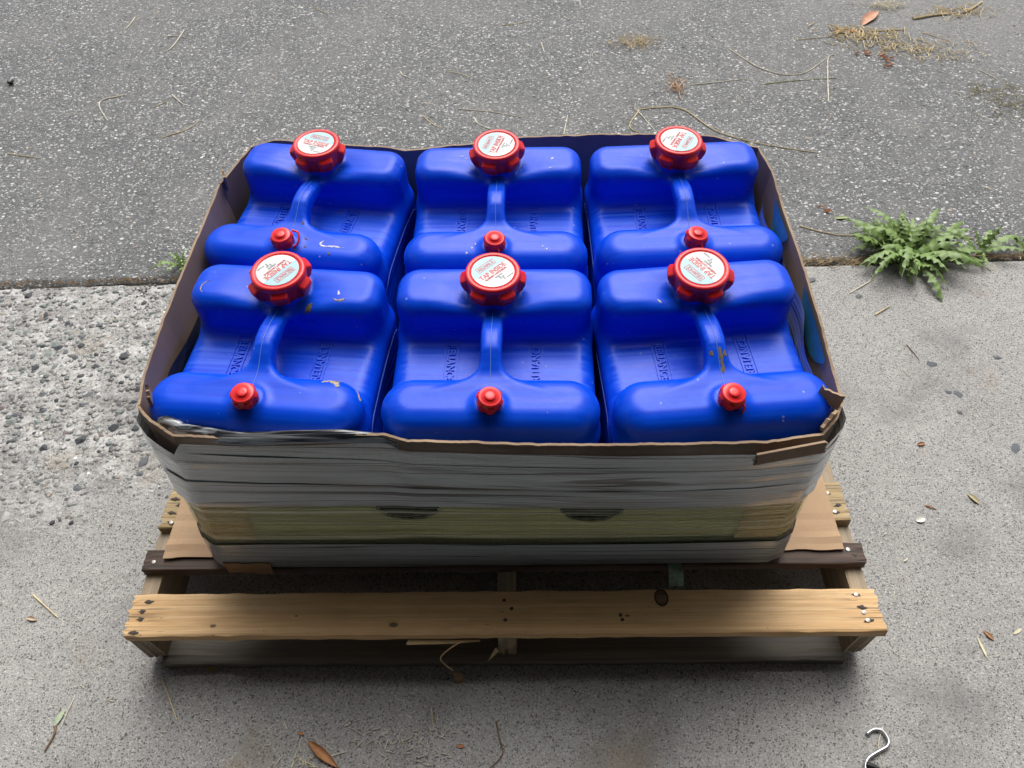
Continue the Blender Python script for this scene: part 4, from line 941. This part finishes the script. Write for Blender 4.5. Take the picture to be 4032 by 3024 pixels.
leaf_thing('dry_leaf', 'white flake of leaf on the concrete right of the pallet', (.726, .238), (.744, .243), .013, plain('bleached_leaf', (.68, .66, .60), .8), .3, seed=6)
leaf_thing('dry_leaf', 'brown leaf bit on the right concrete level with the front rim', (.781, .397), (.797, .400), .008, BROWNLEAF, .6, seed=7)
leaf_thing('dry_leaf', 'pale green leaf scrap on the asphalt left of the large weed', (.80, 1.060), (.838, 1.062), .012, plain('scrap_leaf', (.30, .36, .18), .7), .3, seed=8)
leaf_thing('dry_leaf', 'orange bark bit below the twig at the bottom centre', (-.068, -.123), (-.055, -.124), .006, BARK, .3, seed=9)
leaf_thing('dry_leaf', 'small orange leaf bit at the bottom left of the shadow', (-.309, -.103), (-.298, -.106), .005, BARK, .3, seed=10)
leaf_thing('dry_leaf', 'crumpled tan leaf on the concrete left of the pallet', (-.795, .077), (-.776, .073), .008, plain('tan_leaf', (.52, .40, .28), .8), .6, seed=11)
leaf_thing('dry_leaf', 'yellow dry leaf in the shadow below the left end of the pallet', (-.472, -.006), (-.455, -.010), .012, plain('ochre_leaf', (.40, .33, .12), .8), .4, seed=12)
leaf_thing('wood_splinter', 'pale flat wood splinter at the lower right', (.7555, .032), (.7585, -.001), .0042, plain('pale_wood_sliver', (.70, .62, .40), .7), .1, 'splinter', 13)
leaf_thing('wood_splinter', 'short pale wood chip at the right edge', (.814, .037), (.831, .046), .005, plain('pale_wood_chip', (.66, .60, .42), .7), .1, 'splinter', 14)
leaf_thing('seed_pod', 'small pale pod on the concrete right of the pallet', (.680, .162), (.690, .169), .0042, plain('pale_pod', (.66, .60, .46), .7), .5, 'seed pod', 15)
c = MB(); c.add([(-.076,-.022,.0005),(-.062,-.024,.0005),(-.059,-.031,.0005),(-.072,-.034,.0005),(-.077,-.020,.011),(-.064,-.021,.012),(-.060,-.029,.010),(-.072,-.031,.009)], [(0,3,2,1),(4,5,6,7),(0,1,5,4),(1,2,6,5),(2,3,7,6),(3,0,4,7)])
tag(c.build('wood_chip', plain('chip_wood', (.40, .27, .15), .8)), 'little wood chip on the ground below the hanging splinter', 'wood chip')
d = MB(); rr = random.Random(5)
for i in range(9): d.tube([(rr.uniform(-.018, .018), rr.uniform(-.012, .012), rr.uniform(.002, .01)), (rr.uniform(-.018, .018), rr.uniform(-.012, .012), rr.uniform(.003, .012))], rr.uniform(.003, .006), 6)
tag(d.build('dropping', plain('dark_clod', (.03, .028, .025), .95), loc=(-1.531, 1.765, 0), scale=.6), 'dark clod of dirt on the asphalt at the left edge', 'clod')
# masses of fine dry grass and chaff
def chaff(name, label, areas, m, seed, along=False):
    rr = random.Random(seed); s = MB()
    for cx, cy, rx, ry, n, L, h, r in areas:
        for i in range(n):
            x, y = rr.gauss(cx, rx*.45), rr.gauss(cy, ry*.45); a = rr.gauss(0, .45) if along else rr.uniform(0, 6.28); l = L*rr.uniform(.4, 1.3); zb = gz(x, y)+r; z0, z1 = zb+rr.random()*h, zb+rr.random()*h
            mx = rr.uniform(-.25, .25)*l; dx, dy = math.cos(a)*l/2, math.sin(a)*l/2
            s.tube([(x-dx, y-dy, z0), (x-dy*mx/l, y+dx*mx/l, (z0+z1)/2+.001), (x+dx, y+dy, z1)], [r, r, r*.6], 4)
    return tag(s.build(name, m), label, 'dry grass', kind='stuff')
chaff('straw_heap', 'small heap of dry yellow grass behind the box right of centre', [(.400, 1.925, .075, .05, 170, .028, .012, .0006)], STRAW, 1)
chaff('straw_heap', 'fluffy dry grass beside the large reddish leaf', [(1.245, 2.125, .075, .03, 120, .03, .012, .0006)], PSTRAW, 2)
chaff('debris_pile', 'scattered pile of straw and bark shreds at the upper right', [(1.13, 1.93, .13, .06, 90, .045, .008, .0013), (1.24, 1.86, .16, .06, 110, .035, .006, .0010), (1.07, 1.97, .08, .03, 25, .05, .008, .0018), (1.46, 2.075, .12, .04, 70, .045, .008, .0010), (1.31, 1.80, .16, .05, 60, .02, .004, .0009)], STRAW, 3)
chaff('debris_pile', 'dry grass bits at the right edge of the asphalt', [(1.42, 1.52, .12, .09, 90, .028, .006, .0008), (1.38, 1.60, .1, .06, 30, .04, .004, .0009)], plain('olive_straw', (.32, .28, .15), .8), 4)
chaff('joint_straw', 'dry straw and bark crumbs packed along the joint left of the box', [(-.90+.16*k, joint_y(-.9+.16*k)+.001, .17, .009, 26, .024, .005, .0009) for k in range(-2, 3)], plain('joint_straw_brown', (.30, .20, .10), .85, var=.5, vs=90), 5, True)
chaff('joint_straw', 'dry straw gathered in the joint between box and large weed', [(.72, joint_y(.72)+.004, .10, .018, 46, .045, .008, .0010), (.82, joint_y(.82), .08, .014, 26, .035, .008, .0009), (1.15, joint_y(1.15)+.003, .12, .014, 44, .03, .006, .0010)], plain('mixed_joint_straw', (.42, .31, .17), .8, var=.5, vs=60), 6, True)
chaff('shredded_bark', 'orange shreds of bark on the asphalt above the far right cap', [(.497, 1.66, .03, .06, 28, .05, .006, .0013)], plain('pink_bark', (.58, .40, .28), .8), 7)
chaff('bark_crumbs', 'orange bark crumbs below the debris pile', [(1.145, 1.775, .02, .04, 8, .02, .004, .0030), (1.10, 1.83, .05, .02, 5, .012, .003, .0035), (.788, 1.086, .008, .02, 5, .018, .003, .002)], BARK, 8)
chaff('chaff', 'chaff and broken straw strewn over the asphalt and concrete', [(.55, 1.60, .5, .35, 60, .022, .002, .0007), (-.6, 1.8, 1.2, .6, 45, .022, .002, .0007), (0, 1.7, 1.0, .5, 35, .022, .002, .0007), (-.146, -.112, .10, .04, 60, .011, .003, .0006), (-.29, -.145, .05, .02, 22, .015, .003, .0006), (-.85, .5, .5, .45, 40, .014, .002, .0006), (.85, .45, .4, .5, 30, .012, .002, .0006), (-.6, -.02, .35, .15, 35, .010, .002, .0006)], PSTRAW, 9)

# ------------------------------------------------------------------ metal hook
h = MB(); hp = [(.539,-.110),(.548,-.105),(.555,-.104),(.562,-.106),(.566,-.113),(.567,-.121),(.562,-.128),(.551,-.133),(.538,-.139),(.530,-.144),(.525,-.150),(.522,-.158),(.524,-.168),(.531,-.175),(.541,-.176),(.549,-.172)]
h.tube(smooth_path([(x, y, .0034+.0003*k) for k, (x, y) in enumerate(hp)], 6), .0024, 12)
hook = h.build('metal_hook', METAL, smooth=True); tag(hook, 'shiny bent steel S hook lying at the bottom right corner', 'hook')
h = MB(); h.tube(smooth_path([(.524,-.152,.008),(.535,-.156,.009),(.546,-.166,.008)], 4), .0042, 10); h.build('rubber_sleeve', RUBBER, hook, True)
